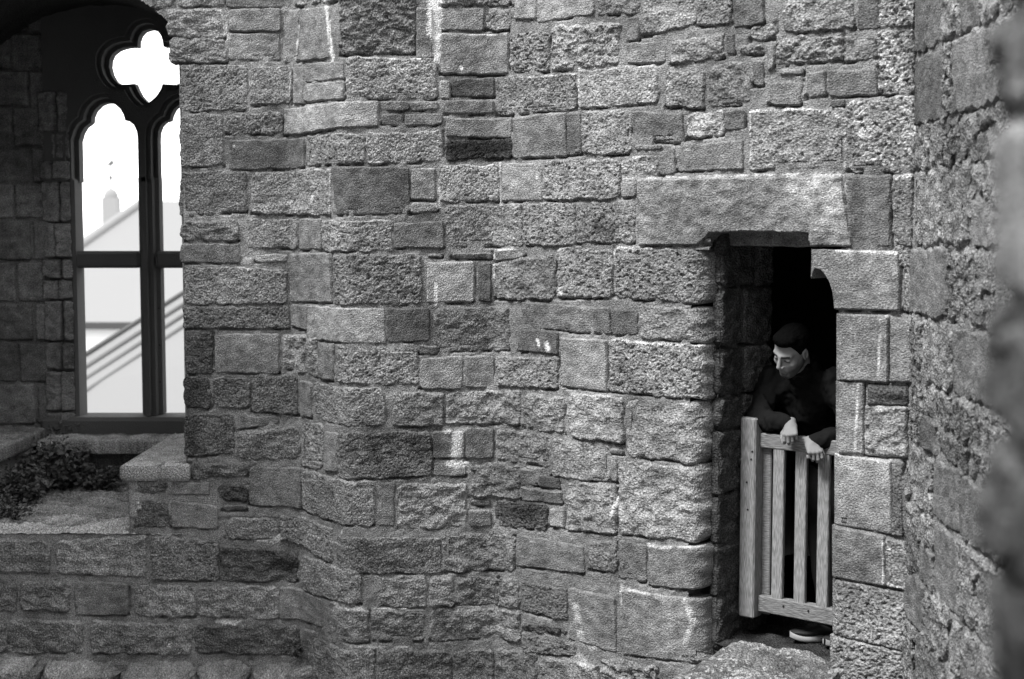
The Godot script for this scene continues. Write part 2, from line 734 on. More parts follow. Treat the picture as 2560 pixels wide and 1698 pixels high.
func build_stone_wall() -> void:
	var pts := [Vector3(-4.9, 0, -8.36), Vector3(-1.936, 0, -8.36), Vector3(-1.267, 0, -8.36), Vector3(-0.928, 0, -7.92), Vector3(-0.101, 0, -7.92), Vector3(0.405, 0, -7.50), Vector3(0.975, 0, -7.02), Vector3(1.492, 0, -6.584), Vector3(1.79, 0, -6.333)]
	wall_path = WallPath.new(pts, -2.964, 5)
	gap_from = 3.454
	gap_to = 4.146
	wall = thing("stone_wall", "large rough rubble stone wall with a doorway, lime streaks and recessed joints", "wall")
	note_stains()
	lay_face_stones()
	# the big lintel over the doorway and the shouldered stones beside it
	lay(wall_path, wall, "main", "s", 122, [3.032, 2.208, 4.172, 2.196, 3.036, 1.868, 4.236, 1.872], {"called": "lintel", "base": 0.016, "skirt": 0.2, "rough": 1.6,
		"bottom": [Vector2(3.03, 1.868), Vector2(3.40, 1.870), Vector2(3.47, 1.934), Vector2(3.75, 1.940), Vector2(4.014, 1.930), Vector2(4.02, 1.868), Vector2(4.24, 1.870)]})
	lay(wall_path, wall, "main", "s", 96, [4.182, 2.196, 4.415, 2.196, 4.246, 1.872, 4.415, 1.874], {"base": 0.006})
	lay(wall_path, wall, "main", "s", 122, [4.018, 1.860, 4.464, 1.860, 4.018, 1.578, 4.470, 1.586], {"called": "corbel", "base": 0.010, "skirt": 0.16, "square": true, "wobble": 0.3, "chamfer": 0.012,
		"bottom": [Vector2(4.018, 1.722), Vector2(4.042, 1.770), Vector2(4.075, 1.762), Vector2(4.098, 1.740), Vector2(4.122, 1.705), Vector2(4.138, 1.662), Vector2(4.146, 1.58), Vector2(4.47, 1.586)]})
	mortar(wall_path, wall, "main", -2.0, 4.51, -0.95, 3.45, 0.0085, main_open, 103.0, 0.0028)
	# the body of the wall
	for k in range(1, 6):
		core_segment(pts[k], pts[k + 1] - (along * 0.14 if k == 5 else Vector3.ZERO), -2.2, 5.0, 0.5, wall)
	core_segment(pts[6] - along * 0.16, pts[7] + along * 0.02, 2.05, 5.0, 0.5, wall)
	core_segment(pts[6], pts[7] + along * 0.02, -2.2, -0.3, 0.9, wall)
	core_segment(pts[7] + along * 0.03, pts[8] + along * 0.5, -2.2, 5.0, 0.5, wall)
	box_between(Vector3(-5.0, -2.2, -10.4), Vector3(-1.9, 0.13, -8.41), "wall_core", M.core, wall)
	box_between(Vector3(-5.0, 3.5, -10.4), Vector3(-1.9, 5.0, -8.41), "wall_core", M.core, wall)
	box_between(Vector3(-5.0, 0.13, -9.0), Vector3(-3.64, 3.5, -8.41), "wall_core", M.core, wall)


func build_side_wall() -> void:
	var path := WallPath.new([Vector3(1.775, 0, -6.34), Vector3(1.74, 0, -5.39), Vector3(1.70, 0, -4.0)], 0.0, 3)
	var side := thing("side_wall", "weathered rubble side wall running forward from the doorway jamb, with ragged open joints", "wall")
	courses(path, side, "side", 0.005, 1.75, -0.75, 3.3, Vector2(0.16, 0.42), Vector2(0.16, 0.5), Vector2(90, 116), {"rough": 1.1, "wobble": 3.0, "kinds": ["r", "s", "f", "r", "s"]})
	mortar(path, side, "side", -0.02, 2.3, -0.9, 3.4, 0.011, shut, 104.0)
	core_segment(Vector3(1.80, 0, -6.4), Vector3(1.70, 0, -2.6), -2.2, 5.0, 0.5, side)


func build_pier() -> void:
	var path := WallPath.new([Vector3(0.74, 0, -1.55), Vector3(0.496, 0, -1.45), Vector3(0.455, 0, -1.05), Vector3(0.95, 0, -0.95)], 0.0, 4)
	var pier := thing("stone_pier", "blurred rough stone pier close to the camera at the right edge", "pier")
	var h := 2.75
	var k := 0
	while h > 1.0:
		var ch := rng.randf_range(0.10, 0.19)
		var s := 0.0 if k % 2 else -0.08
		while s < 1.15:
			var cw := rng.randf_range(0.14, 0.24)
			lay(path, pier, "pier", ["r", "s", "r"][rng.randi() % 3], rng.randf_range(48, 72) * (1.9 if h > 1.93 and rng.randf() < 0.6 else 1.0), [s + 0.008, h - 0.008, s + cw - 0.008, h - 0.008, s + 0.008, h - ch + 0.008, s + cw - 0.008, h - ch + 0.008], {"cell": 0.009, "rough": 0.9, "wobble": 1.6, "base": rng.randf_range(0.004, 0.018), "skirt": 0.05})  # some upper stones paler, painting in the lit streak
			s += cw
		h -= ch
		k += 1
	mortar(path, pier, "pier", 0.0, 1.18, 0.95, 2.8, 0.015, shut, 62.0)
	box_between(Vector3(0.60, -2.2, -1.42), Vector3(1.4, 5.0, -1.06), "wall_core", M.core, pier)


func build_embrasure() -> void:
	# rear and side linings of the deep window recess
	var lining := thing("recess_lining", "dark stone lining of the arched window recess, left of the tracery", "wall")
	var rear := WallPath.new([Vector3(-3.75, 0, -9.95), Vector3(-3.19, 0, -9.95)], 0.0, 0)
	var edges := [3.6, 3.3, 3.05, 2.8, 2.52, 2.27, 2.02, 1.73, 1.44, 1.17, 0.88, 0.58]
	for i in edges.size() - 1:
		var split := 0.30 if i % 2 else 0.42
		lay(rear, lining, "rear", "s", rng.randf_range(80, 98), [0.0, edges[i] - 0.008, split - 0.007, edges[i] - 0.008, 0.0, edges[i + 1] + 0.008, split - 0.007, edges[i + 1] + 0.008], {"base": 0.006, "cell": 0.009})
		lay(rear, lining, "rear", "s", rng.randf_range(80, 98), [split + 0.007, edges[i] - 0.008, 0.56, edges[i] - 0.008, split + 0.007, edges[i + 1] + 0.008, 0.56, edges[i + 1] + 0.008], {"base": 0.01, "cell": 0.009})
	mortar(rear, lining, "rear", -0.1, 0.56, 0.1, 3.7, 0.014, shut, 68.0)
	box_between(Vector3(-4.2, 0.1, -10.5), Vector3(-3.2, 3.7, -9.99), "wall_core", M.core, lining)
	var left := WallPath.new([Vector3(-3.62, 0, -8.4), Vector3(-3.62, 0, -10.05)], 0.0, 0)
	courses(left, lining, "left", 0.0, 1.65, 0.2, 3.3, Vector2(0.2, 0.3), Vector2(0.3, 0.5), Vector2(85, 105), {"cell": 0.014})
	mortar(left, lining, "left", 0.0, 1.65, 0.1, 3.4, 0.02, shut, 90.0)
	box_between(Vector3(-4.2, 0.1, -10.1), Vector3(-3.66, 3.6, -8.45), "wall_core", M.core, lining)
	var right := WallPath.new([Vector3(-1.93, 0, -10.05), Vector3(-1.93, 0, -8.5)], 0.0, 0)
	courses(right, lining, "right", 0.0, 1.5, 0.2, 3.1, Vector2(0.2, 0.3), Vector2(0.3, 0.5), Vector2(85, 105), {"cell": 0.014})
	mortar(right, lining, "right", 0.0, 1.55, 0.1, 3.3, 0.02, shut, 90.0)
	box_between(Vector3(-1.9, 0.1, -10.5), Vector3(-1.3, 5.0, -8.8), "wall_core", M.core, lining)
	# vault over the recess
	var cols := 40
	var rows := 30
	var v := PackedVector3Array()
	var c := PackedColorArray()
	for j in rows:
		for i in cols:
			var x := lerpf(-3.66, -1.9, float(i) / (cols - 1))
			var d := lerpf(8.37, 10.1, float(j) / (rows - 1))
			var n := coarse.get_noise_2d(x * 5.0, d * 5.0)
			v.append(Vector3(x, arch_height(x + 1.936) + 0.01 + n * 0.02, -d))
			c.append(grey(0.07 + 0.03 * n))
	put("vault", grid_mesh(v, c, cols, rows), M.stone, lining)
	# floor of the recess, earthy and uneven, rising to the riser
	v = PackedVector3Array()
	c = PackedColorArray()
	cols = 190
	rows = 170
	for j in rows:
		for i in cols:
			var x := lerpf(-3.66, -1.92, float(i) / (cols - 1))
			var d := lerpf(9.75, 8.355, float(j) / (rows - 1))
			var n := coarse.get_noise_2d(x * 4.0, d * 6.0)
			var nf := fine.get_noise_2d(x * 26.0, d * 34.0)
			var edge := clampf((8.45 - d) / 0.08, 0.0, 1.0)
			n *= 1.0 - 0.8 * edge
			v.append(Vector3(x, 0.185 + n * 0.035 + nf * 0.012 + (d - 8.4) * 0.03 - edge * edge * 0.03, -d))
			var lit_front := clampf((8.56 + n * 0.12 - d) * 14.0, 0.0, 1.0)  # coping stones at the front, paled to paint in the light on their tops
			c.append(grey(clampf(albedo_of(lerpf(104.0, 150.0, lit_front)) * (1.0 + 0.6 * n + 0.8 * nf), 0.03, 0.7)))
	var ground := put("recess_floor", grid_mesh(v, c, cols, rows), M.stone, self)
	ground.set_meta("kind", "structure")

	# stone seats either side and the shelf under the window
	slab("stone_bench", "pale stone seat slab with a broken front corner, right side of the window recess", Vector3(-2.31, 0.47, -9.66), Vector3(-1.90, 0.572, -8.335), 142.0, 0.0)
	slab("stone_bench", "dark stone seat slab at the left edge, beside the weeds", Vector3(-3.64, 0.47, -10.0), Vector3(-3.24, 0.575, -8.7), 100.0, 0.0)
	slab("window_shelf", "narrow stone shelf below the tracery window sill", Vector3(-3.22, 0.435, -9.93), Vector3(-1.91, 0.53, -9.60), 120.0, 0.0)
	var riser := WallPath.new([Vector3(-3.3, 0, -9.72), Vector3(-2.265, 0, -9.72), Vector3(-2.265, 0, -8.38)], 0.0, 1)
	var under := thing("seat_riser", "shadowed rubble riser below the window shelf and seat", "wall")
	courses(riser, under, "riser", 0.0, 2.3, 0.1, 0.46, Vector2(0.14, 0.2), Vector2(0.2, 0.4), Vector2(70, 90), {"cell": 0.012})
	mortar(riser, under, "riser", 0.0, 2.3, 0.1, 0.47, 0.016, shut, 80.0)
	box_between(Vector3(-3.64, 0.1, -10.0), Vector3(-3.3, 0.465, -8.8), "seat_base", M.core, under)


# a rough seat slab with uneven edges
func slab(called: String, label: String, lo: Vector3, hi: Vector3, tone: float, chip: float) -> void:
	var size := hi - lo
	var at := Vector3((lo.x + hi.x) / 2, lo.y, (lo.z + hi.z) / 2)
	var o := thing(called, label, "bench" if called == "stone_bench" else "shelf", at)
	var nx := ceili(size.x / 0.011)
	var nz := ceili(size.z / 0.011)
	var cols := nx + 5
	var rows := nz + 5
	var v := PackedVector3Array()
	var c := PackedColorArray()
	for j in rows:
		for i in cols:
			var u := clampf(float(i - 2) / nx, 0, 1)
			var w := clampf(float(j - 2) / nz, 0, 1)
			var x := (u - 0.5) * size.x
			var z := (w - 0.5) * size.z
			var gx := x + at.x
			var gz := z + at.z
			var n := coarse.get_noise_2d(gx * 7.0, gz * 7.0)
			var nf := fine.get_noise_2d(gx * 30.0, gz * 30.0)
			x += n * 0.02 * (1.0 if u < 0.5 else 0.2) + nf * 0.006
			z += n * 0.02 * w
			if chip > 0.0:
				var k := maxf(0.0, (1.0 - u) * 1.0 + w - 1.75) * chip * 2.0
				x += k * 0.6
				z -= k * 1.6
			var y := size.y + n * 0.012 + nf * 0.005
			var e := minf(minf(u * size.x, (1.0 - u) * size.x), minf(w * size.z, (1.0 - w) * size.z))
			y -= 0.018 * pow(maxf(0.0, 1.0 - e / 0.03), 2.0)
			var ring := mini(mini(i, cols - 1 - i), mini(j, rows - 1 - j))
			if ring == 1:
				y = 0.02 + n * 0.01
			elif ring == 0:
				y = 0.0
				x *= 0.93
				z *= 0.97
			v.append(Vector3(x, y, z))
			c.append(grey(clampf(albedo_of(tone) * (1.0 + 0.5 * n + 0.5 * nf), 0.03, 0.6)))
	put("slab_top", grid_mesh(v, c, cols, rows), M.stone, o)
	box_between(Vector3(-size.x * 0.40, -0.004, -size.z * 0.46), Vector3(size.x * 0.42, size.y * 0.5, size.z * 0.45), "slab_body", M.core, o)


func outline(points: Array, grow: float, shift: float, mirror: bool) -> PackedVector2Array:
	var p := PackedVector2Array()
	for q in points:
		p.append(Vector2(-2 * 2.5117 - q.x if mirror else q.x, q.y))
	if not Geometry2D.is_polygon_clockwise(p):
		p.reverse()
	if grow > 0.0:
		p = Geometry2D.offset_polygon(p, grow, Geometry2D.JOIN_ROUND)[0]
	for i in p.size():
		p[i] -= Vector2(-2.5117, shift)
	return p


func build_window() -> void:
	var win := thing("tracery_window", "dark stone Gothic window with two trefoil lights, a quatrefoil, mullion and transom", "window", Vector3(-2.54, 0.52, -9.9))
	var head := CSGCombiner3D.new()
	head.name = "tracery_head"
	var body := CSGBox3D.new()
	body.size = Vector3(1.36, 1.45, 0.24)
	body.position = Vector3(0.0, 2.28 - 0.52 + 1.45 / 2, -0.12)
	body.name = "head_block"
	head.add_child(body)
	for part in [[TREFOIL, false], [TREFOIL, true], [QUATREFOIL, false]]:
		for step in [[0.0, 0.3, 0.05], [0.028, 0.19, 0.05], [0.055, 0.10, 0.05]]:
			var pts: Array = part[0]
			if part[0] == TREFOIL:
				pts = pts.slice(1, pts.size() - 1)
				pts = [Vector2(pts[0].x, 2.1)] + pts + [Vector2(pts[-1].x, 2.1)]
			var cut := CSGPolygon3D.new()
			cut.polygon = outline(pts, step[0], 0.52, part[1])
			cut.depth = step[1]
			cut.position.z = step[2] if step[0] > 0.0 else 0.05
			cut.operation = CSGShape3D.OPERATION_SUBTRACTION
			cut.name = "opening"
			head.add_child(cut, true)
			# CSGPolygon3D runs from its position towards -z
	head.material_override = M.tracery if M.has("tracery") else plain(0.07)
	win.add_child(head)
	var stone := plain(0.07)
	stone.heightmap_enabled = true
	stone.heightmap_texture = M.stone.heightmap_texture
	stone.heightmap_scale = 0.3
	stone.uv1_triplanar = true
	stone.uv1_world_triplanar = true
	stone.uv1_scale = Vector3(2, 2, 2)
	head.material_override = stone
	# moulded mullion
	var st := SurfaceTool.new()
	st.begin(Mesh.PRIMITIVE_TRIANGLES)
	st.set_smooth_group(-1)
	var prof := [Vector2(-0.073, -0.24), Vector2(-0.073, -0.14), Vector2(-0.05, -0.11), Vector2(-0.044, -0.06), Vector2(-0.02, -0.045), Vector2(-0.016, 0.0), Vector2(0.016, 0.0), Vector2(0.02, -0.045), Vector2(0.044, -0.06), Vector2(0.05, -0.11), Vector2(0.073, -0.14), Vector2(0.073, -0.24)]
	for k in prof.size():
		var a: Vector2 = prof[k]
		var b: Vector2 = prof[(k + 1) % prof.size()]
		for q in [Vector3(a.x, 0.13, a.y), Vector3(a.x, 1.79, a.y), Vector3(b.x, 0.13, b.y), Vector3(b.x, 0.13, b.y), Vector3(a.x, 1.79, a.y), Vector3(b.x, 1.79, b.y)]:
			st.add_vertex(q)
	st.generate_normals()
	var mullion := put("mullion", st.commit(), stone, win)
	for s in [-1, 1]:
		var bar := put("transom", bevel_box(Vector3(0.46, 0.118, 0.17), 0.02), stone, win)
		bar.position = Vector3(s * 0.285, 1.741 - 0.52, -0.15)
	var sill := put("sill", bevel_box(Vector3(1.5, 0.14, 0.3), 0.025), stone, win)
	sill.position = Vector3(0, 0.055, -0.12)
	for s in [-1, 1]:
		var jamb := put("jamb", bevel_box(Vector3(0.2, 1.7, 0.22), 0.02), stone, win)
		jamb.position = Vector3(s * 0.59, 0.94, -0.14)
	for s in [-1, 1]:
		for h in [0.36, 0.62, 0.88]:
			var bolt := SphereMesh.new()
			bolt.radius = 0.006
			bolt.height = 0.012
			bolt.radial_segments = 8
			bolt.rings = 4
			var b := put("bar_socket", bolt, M.iron, mullion)
			b.position = Vector3(s * 0.062, h, -0.12)
	# broken jamb stones in front, a ragged column
	var rag := WallPath.new([Vector3(-3.24, 0, -9.94), Vector3(-3.12, 0, -9.89), Vector3(-3.0, 0, -9.97)], 0.0, 2)
	var jambs := thing("window_jamb", "ragged broken jamb stones at the left of the tracery window", "jamb")
	var h := 2.9
	while h > 0.6:
		var ch := rng.randf_range(0.14, 0.3)
		var split := rng.randf_range(0.08, 0.13)
		for e in [[-0.01, split], [split + 0.008, 0.205]]:
			lay(rag, jambs, "rag", "s", rng.randf_range(85, 120), [e[0], h - 0.006, e[1], h - 0.006, e[0], maxf(0.6, h - ch) + 0.006, e[1], maxf(0.6, h - ch) + 0.006], {"rough": 2.0, "wobble": 1.2, "base": rng.randf_range(0.0, 0.03), "skirt": 0.08})
		h -= ch


func build_doorway() -> void:
	# reveals, inner lintel, floor and the dark passage behind
	var inward := -out_dir
	var passage := thing("passage", "dark passage lined with worn stone behind the gate", "passage")
	var reveal := WallPath.new([corner + inward * 0.09, corner + inward * 0.60], 0.0, 0)
	var edges := [1.95, 1.66, 1.36, 1.11, 0.94, 0.62, 0.36, 0.1, -0.18]
	for i in edges.size() - 1:
		var split := rng.randf_range(0.18, 0.34)
		lay(reveal, passage, "reveal", "r", rng.randf_range(42, 56), [0.0, edges[i] - 0.005, split - 0.005, edges[i] - 0.005, 0.0, edges[i + 1] + 0.005, split - 0.005, edges[i + 1] + 0.005], {"cell": 0.009})  # dark tones paint in the shade on this side, which faces away
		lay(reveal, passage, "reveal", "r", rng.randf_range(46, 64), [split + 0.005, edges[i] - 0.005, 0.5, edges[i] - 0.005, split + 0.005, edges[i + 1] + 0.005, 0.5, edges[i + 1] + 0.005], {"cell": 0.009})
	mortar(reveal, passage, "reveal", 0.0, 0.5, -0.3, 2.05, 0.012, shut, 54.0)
	var frame := Basis(along, Vector3.UP, out_dir)
	var b := func(lo: Vector3, hi: Vector3, called: String, m: Material) -> void:
		var o := box_between(lo, hi, called, m, passage)
		o.transform = Transform3D(frame, corner + frame * ((lo + hi) / 2))
	# right reveal of squared stones
	var far := WallPath.new([corner + along * 0.70 + inward * 0.52, corner + along * 0.70 + inward * 0.10], 0.0, 0)
	courses(far, passage, "far", 0.0, 0.40, -0.15, 1.85, Vector2(0.2, 0.3), Vector2(0.2, 0.42), Vector2(100, 120), {"cell": 0.014})
	b.call(Vector3(0.712, -0.2, -0.54), Vector3(1.1, 2.05, -0.06), "passage_wall", M.core)
	# inner lintel, lower and set back
	lay(WallPath.new([corner + inward * 0.17 - along * 0.05, corner + inward * 0.17 + along * 0.75], 0.0, 0), passage, "inner", "s", 100, [0.0, 2.1, 0.8, 2.1, 0.0, 1.87, 0.8, 1.865], {"called": "inner_lintel", "skirt": 0.3})
	b.call(Vector3(-0.1, 1.88, -0.54), Vector3(0.8, 2.2, -0.22), "passage_wall", M.core)
	# room behind
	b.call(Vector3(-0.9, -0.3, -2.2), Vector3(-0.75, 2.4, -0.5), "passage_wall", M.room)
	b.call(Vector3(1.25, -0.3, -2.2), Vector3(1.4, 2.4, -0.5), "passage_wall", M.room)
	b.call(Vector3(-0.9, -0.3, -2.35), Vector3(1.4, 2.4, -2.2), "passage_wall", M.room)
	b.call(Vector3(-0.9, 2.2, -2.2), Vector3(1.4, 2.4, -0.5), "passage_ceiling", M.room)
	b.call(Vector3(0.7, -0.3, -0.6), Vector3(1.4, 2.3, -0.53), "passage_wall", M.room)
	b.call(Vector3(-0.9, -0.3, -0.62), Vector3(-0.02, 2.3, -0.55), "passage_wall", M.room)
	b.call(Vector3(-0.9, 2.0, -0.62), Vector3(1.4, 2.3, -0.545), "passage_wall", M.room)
	# worn floor of the passage
	var v := PackedVector3Array()
	var c := PackedColorArray()
	var cols := 150
	var rows := 110
	for j in rows:
		for i in cols:
			var t := lerpf(-0.7, 1.2, float(i) / (cols - 1))
			var n := lerpf(-2.15, -0.08, float(j) / (rows - 1))
			var p := corner + along * t + out_dir * n
			var k := coarse.get_noise_2d(p.x * 5.0, p.z * 5.0)
			var f := fine.get_noise_2d(p.x * 30.0, p.z * 30.0)
			v.append(p + Vector3(0, -0.135 + 0.02 * k + 0.005 * f, 0))
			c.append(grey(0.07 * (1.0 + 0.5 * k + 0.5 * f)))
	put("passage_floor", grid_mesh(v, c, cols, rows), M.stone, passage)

	# worn doorstep, lichen on it
	var step := thing("doorstep", "worn lichen-spotted rock doorstep below the wooden gate", "step", corner + along * 0.3 + Vector3(0, -0.5, 0))
	v = PackedVector3Array()
	c = PackedColorArray()
	cols = 230
	rows = 150
	for j in rows:
		for i in cols:
			var t := lerpf(-0.32, 0.44, float(i) / (cols - 1))
			var n := lerpf(-0.16, 0.60, float(j) / (rows - 1))
			var p := along * t + out_dir * n
			var k := coarse.get_noise_2d(t * 4.0 + 3.0, n * 4.0)
			var f := fine.get_noise_2d(t * 24.0, n * 30.0)
			var y := 0.378 + k * 0.03 + f * 0.007 - maxf(0.0, n) * 0.12
			y += 0.035 * clampf((-t - 0.05) * 3.0, 0.0, 1.0) * clampf(n * 8.0, 0.0, 1.0)
			if i == cols - 1:
				y -= 0.3
			var lip := clampf((n - 0.46) / 0.14, 0.0, 1.0)
			y -= lip * lip * 0.3
			var left := clampf((-t - 0.17) / 0.15, 0.0, 1.0)
			y -= left * left * 0.2
			var lichen := clampf((fine.get_noise_2d(t * 20.0 + 9.0, n * 26.0) - 0.22 + coarse.get_noise_2d(t * 3.0, n * 3.0 + 9.0) * 0.5) * 7.0, 0.0, 1.0)
			v.append(p + Vector3(0, y, 0))
			c.append(grey(lerpf(clampf(albedo_of(80.0) * (1.0 + 0.8 * k + 0.7 * f), 0.03, 0.5), 0.6, lichen)))
	put("step_top", grid_mesh(v, c, cols, rows), M.stone, step)
	var blk := BoxMesh.new()
	blk.size = Vector3(0.6, 2.0, 0.4)
	var o := put("step_body", blk, M.core, step)
	o.transform = Transform3D(frame, along * 0.09 + out_dir * 0.15 + Vector3(0, -0.78, 0))


func build_gate() -> void:
	var gate := thing("wooden_gate", "weathered slatted wooden gate in the doorway with a person leaning on it", "gate")
	gate.transform = Transform3D(Basis(along, Vector3.UP, out_dir), corner - out_dir * 0.31 + Vector3(0, -0.03, 0))
	var p := func(called: String, size: Vector3, at: Vector3, m: Material, bevel := 0.005) -> MeshInstance3D:
		var o := put(called, bevel_box(size, bevel), m, gate)
		o.position = at
		return o
	var post: MeshInstance3D = p.call("post", Vector3(0.09, 1.03, 0.09), Vector3(0.064, 0.515, 0.0), M.wood, 0.008)
	p.call("stile", Vector3(0.05, 0.93, 0.045), Vector3(0.134, 0.48, -0.05), M.wood_rail)  # darker wood paints in the shade behind the post
	p.call("top_rail", Vector3(0.56, 0.075, 0.05), Vector3(0.39, 0.915, -0.02), M.wood_rail)
	var low_rail: MeshInstance3D = p.call("bottom_rail", Vector3(0.56, 0.085, 0.05), Vector3(0.39, 0.075, -0.02), M.wood_rail)
	for x in [0.216, 0.342, 0.467, 0.592]:
		var s: MeshInstance3D = p.call("slat", Vector3(0.062, 0.775, 0.026), Vector3(x, 0.497, -0.012), M.wood, 0.004)
		s.rotation.z = rng.randf_range(-0.004, 0.004)
	var knob := SphereMesh.new()
	knob.radius = 0.02
	knob.height = 0.04
	var k := put("hinge", knob, M.iron, post)
	k.position = Vector3(0.012, 0.80, 0.03) - post.position
	for at in [Vector3(0.092, 0.86, 0.045), Vector3(0.086, 0.82, 0.045), Vector3(0.062, 0.7, 0.045), Vector3(0.07, 0.56, 0.045), Vector3(0.40, 0.085, 0.006), Vector3(0.26, 0.085, 0.006)]:
		var nail := CylinderMesh.new()
		nail.top_radius = 0.005
		nail.bottom_radius = 0.006
		nail.height = 0.006
		nail.radial_segments = 10
		var on: MeshInstance3D = post if at.x < 0.12 else low_rail
		var n := put("bolt", nail, M.iron, on)
		n.rotation.x = PI / 2
		n.position = at - on.position
func lay_face_stones():
	# corner distances along the wall and heights, in metres: top left, top right, bottom left, bottom right
	face_stone("r", 95, [-0.144, 3.321, -0.007, 3.321, -0.146, 3.217, -0.009, 3.230])
	face_stone("r", 105, [-0.003, 3.321, 0.284, 3.321, -0.004, 3.230, 0.282, 3.232])
	face_stone("s", 105, [0.286, 3.321, 0.701, 3.317, 0.285, 3.225, 0.699, 3.223])
	face_stone("r", 110, [0.719, 3.314, 1.016, 3.276, 0.716, 3.224, 1.015, 3.202])
	face_stone("s", 110, [1.026, 3.274, 1.186, 3.254, 1.025, 3.206, 1.185, 3.198])
	face_stone("r", 115, [-0.053, 3.217, 0.278, 3.217, -0.056, 3.064, 0.275, 3.051])
	face_stone("r", 105, [-0.043, 3.056, 0.284, 3.044, -0.045, 2.910, 0.282, 2.912])
	face_stone("s", 110, [0.304, 3.218, 0.604, 3.224, 0.302, 3.090, 0.602, 3.090])
	face_stone("s", 120, [0.302, 3.079, 0.594, 3.079, 0.300, 2.925, 0.592, 2.925])
	face_stone("s", 125, [0.617, 3.215, 0.769, 3.203, 0.614, 2.910, 0.763, 2.913])
	face_stone("s", 125, [0.787, 3.202, 1.103, 3.181, 0.780, 2.908, 1.097, 2.896])
	face_stone("f", 88, [1.206, 3.251, 1.626, 3.249, 1.200, 2.901, 1.624, 2.915])
	face_stone("g", 100, [0.015, 2.898, 0.401, 2.894, 0.010, 2.631, 0.397, 2.642])
	face_stone("g", 98, [0.410, 2.894, 0.676, 2.893, 0.407, 2.666, 0.671, 2.679])
	face_stone("s", 120, [0.690, 2.883, 0.801, 2.882, 0.686, 2.674, 0.796, 2.668])
	face_stone("s", 125, [0.819, 2.896, 1.231, 2.868, 0.816, 2.786, 1.230, 2.774])
	face_stone("s", 120, [0.813, 2.779, 1.230, 2.763, 0.810, 2.676, 1.229, 2.662])
	face_stone("g", 125, [1.249, 2.894, 1.742, 2.879, 1.247, 2.670, 1.741, 2.662])
	face_stone("g", 100, [0.011, 2.618, 0.260, 2.618, 0.006, 2.310, 0.255, 2.318])
	face_stone("g", 105, [0.277, 2.603, 0.606, 2.638, 0.276, 2.501, 0.604, 2.499])
	face_stone("s", 142, [0.617, 2.649, 1.421, 2.652, 0.615, 2.495, 1.420, 2.514])
	face_stone("s", 95, [0.297, 2.468, 0.806, 2.475, 0.295, 2.296, 0.802, 2.305])
	face_stone("g", 108, [0.827, 2.481, 1.347, 2.479, 0.823, 2.313, 1.346, 2.310])
	face_stone("g", 125, [1.355, 2.482, 1.775, 2.487, 1.354, 2.305, 1.775, 2.327])
	face_stone("s", 112, [1.460, 2.649, 1.591, 2.649, 1.459, 2.597, 1.591, 2.604])
	face_stone("s", 138, [1.600, 2.652, 1.751, 2.652, 1.599, 2.602, 1.751, 2.605])
	face_stone("s", 118, [1.442, 2.580, 1.553, 2.583, 1.442, 2.527, 1.553, 2.520])
	face_stone("s", 112, [1.570, 2.583, 1.776, 2.585, 1.570, 2.516, 1.776, 2.527])
	face_stone("g", 84, [0.004, 2.286, 0.392, 2.287, -0.001, 2.023, 0.389, 2.057])
	face_stone("g", 120, [0.422, 2.286, 1.103, 2.286, 0.418, 2.041, 1.098, 2.031])
	face_stone("s", 86, [1.131, 2.294, 1.590, 2.295, 1.126, 2.031, 1.589, 2.035])
	face_stone("s", 125, [1.600, 2.286, 1.733, 2.286, 1.599, 2.112, 1.732, 2.112])
	face_stone("s", 135, [1.599, 2.095, 1.749, 2.098, 1.599, 2.039, 1.749, 2.053])
	face_stone("g", 125, [1.758, 2.303, 2.097, 2.306, 1.757, 2.100, 2.097, 2.106])
	face_stone("s", 142, [2.127, 2.311, 2.397, 2.308, 2.127, 2.106, 2.398, 2.106])
	face_stone("g", 118, [2.412, 2.317, 2.916, 2.310, 2.412, 2.106, 2.917, 2.107])
	face_stone("s", 118, [2.923, 2.193, 3.017, 2.198, 2.924, 2.113, 3.017, 2.115])
	face_stone("s", 115, [1.770, 3.156, 2.003, 3.156, 1.769, 3.035, 2.003, 3.032])
	face_stone("s", 106, [1.633, 3.156, 1.722, 3.156, 1.632, 2.887, 1.721, 2.884])
	face_stone("s", 122, [1.769, 3.022, 2.168, 3.012, 1.768, 2.799, 2.168, 2.795])
	face_stone("g", 102, [2.014, 3.150, 2.190, 3.145, 2.014, 3.036, 2.190, 3.031])
	face_stone("f", 95, [1.766, 3.249, 2.185, 3.235, 1.765, 3.168, 2.185, 3.163])
	face_stone("s", 148, [2.211, 3.232, 2.357, 3.217, 2.211, 3.082, 2.357, 3.066])
	face_stone("s", 138, [2.366, 3.216, 2.742, 3.176, 2.367, 3.049, 2.743, 3.058])
	face_stone("G", 118, [2.181, 3.005, 2.448, 3.006, 2.181, 2.804, 2.448, 2.785])
	face_stone("f", 135, [2.460, 3.019, 2.911, 3.007, 2.460, 2.784, 2.912, 2.791])
	face_stone("s", 150, [1.762, 2.766, 1.814, 2.766, 1.762, 2.662, 1.814, 2.663])
	face_stone("s", 84, [1.827, 2.774, 2.070, 2.779, 1.827, 2.680, 2.070, 2.673])
	face_stone("s", 110, [1.789, 2.658, 2.065, 2.657, 1.788, 2.583, 2.065, 2.582])
	face_stone("g", 104, [2.083, 2.780, 2.628, 2.770, 2.083, 2.575, 2.629, 2.577])
	face_stone("s", 110, [1.793, 2.562, 2.190, 2.555, 1.792, 2.460, 2.190, 2.448])
	face_stone("g", 52, [1.792, 2.441, 2.195, 2.444, 1.792, 2.330, 2.195, 2.340])
	face_stone("s", 112, [2.208, 2.553, 2.563, 2.567, 2.208, 2.336, 2.564, 2.338])
	face_stone("s", 104, [2.571, 2.560, 2.659, 2.562, 2.572, 2.344, 2.660, 2.343])
	face_stone("g", 130, [2.669, 2.563, 2.985, 2.560, 2.670, 2.343, 2.987, 2.334])
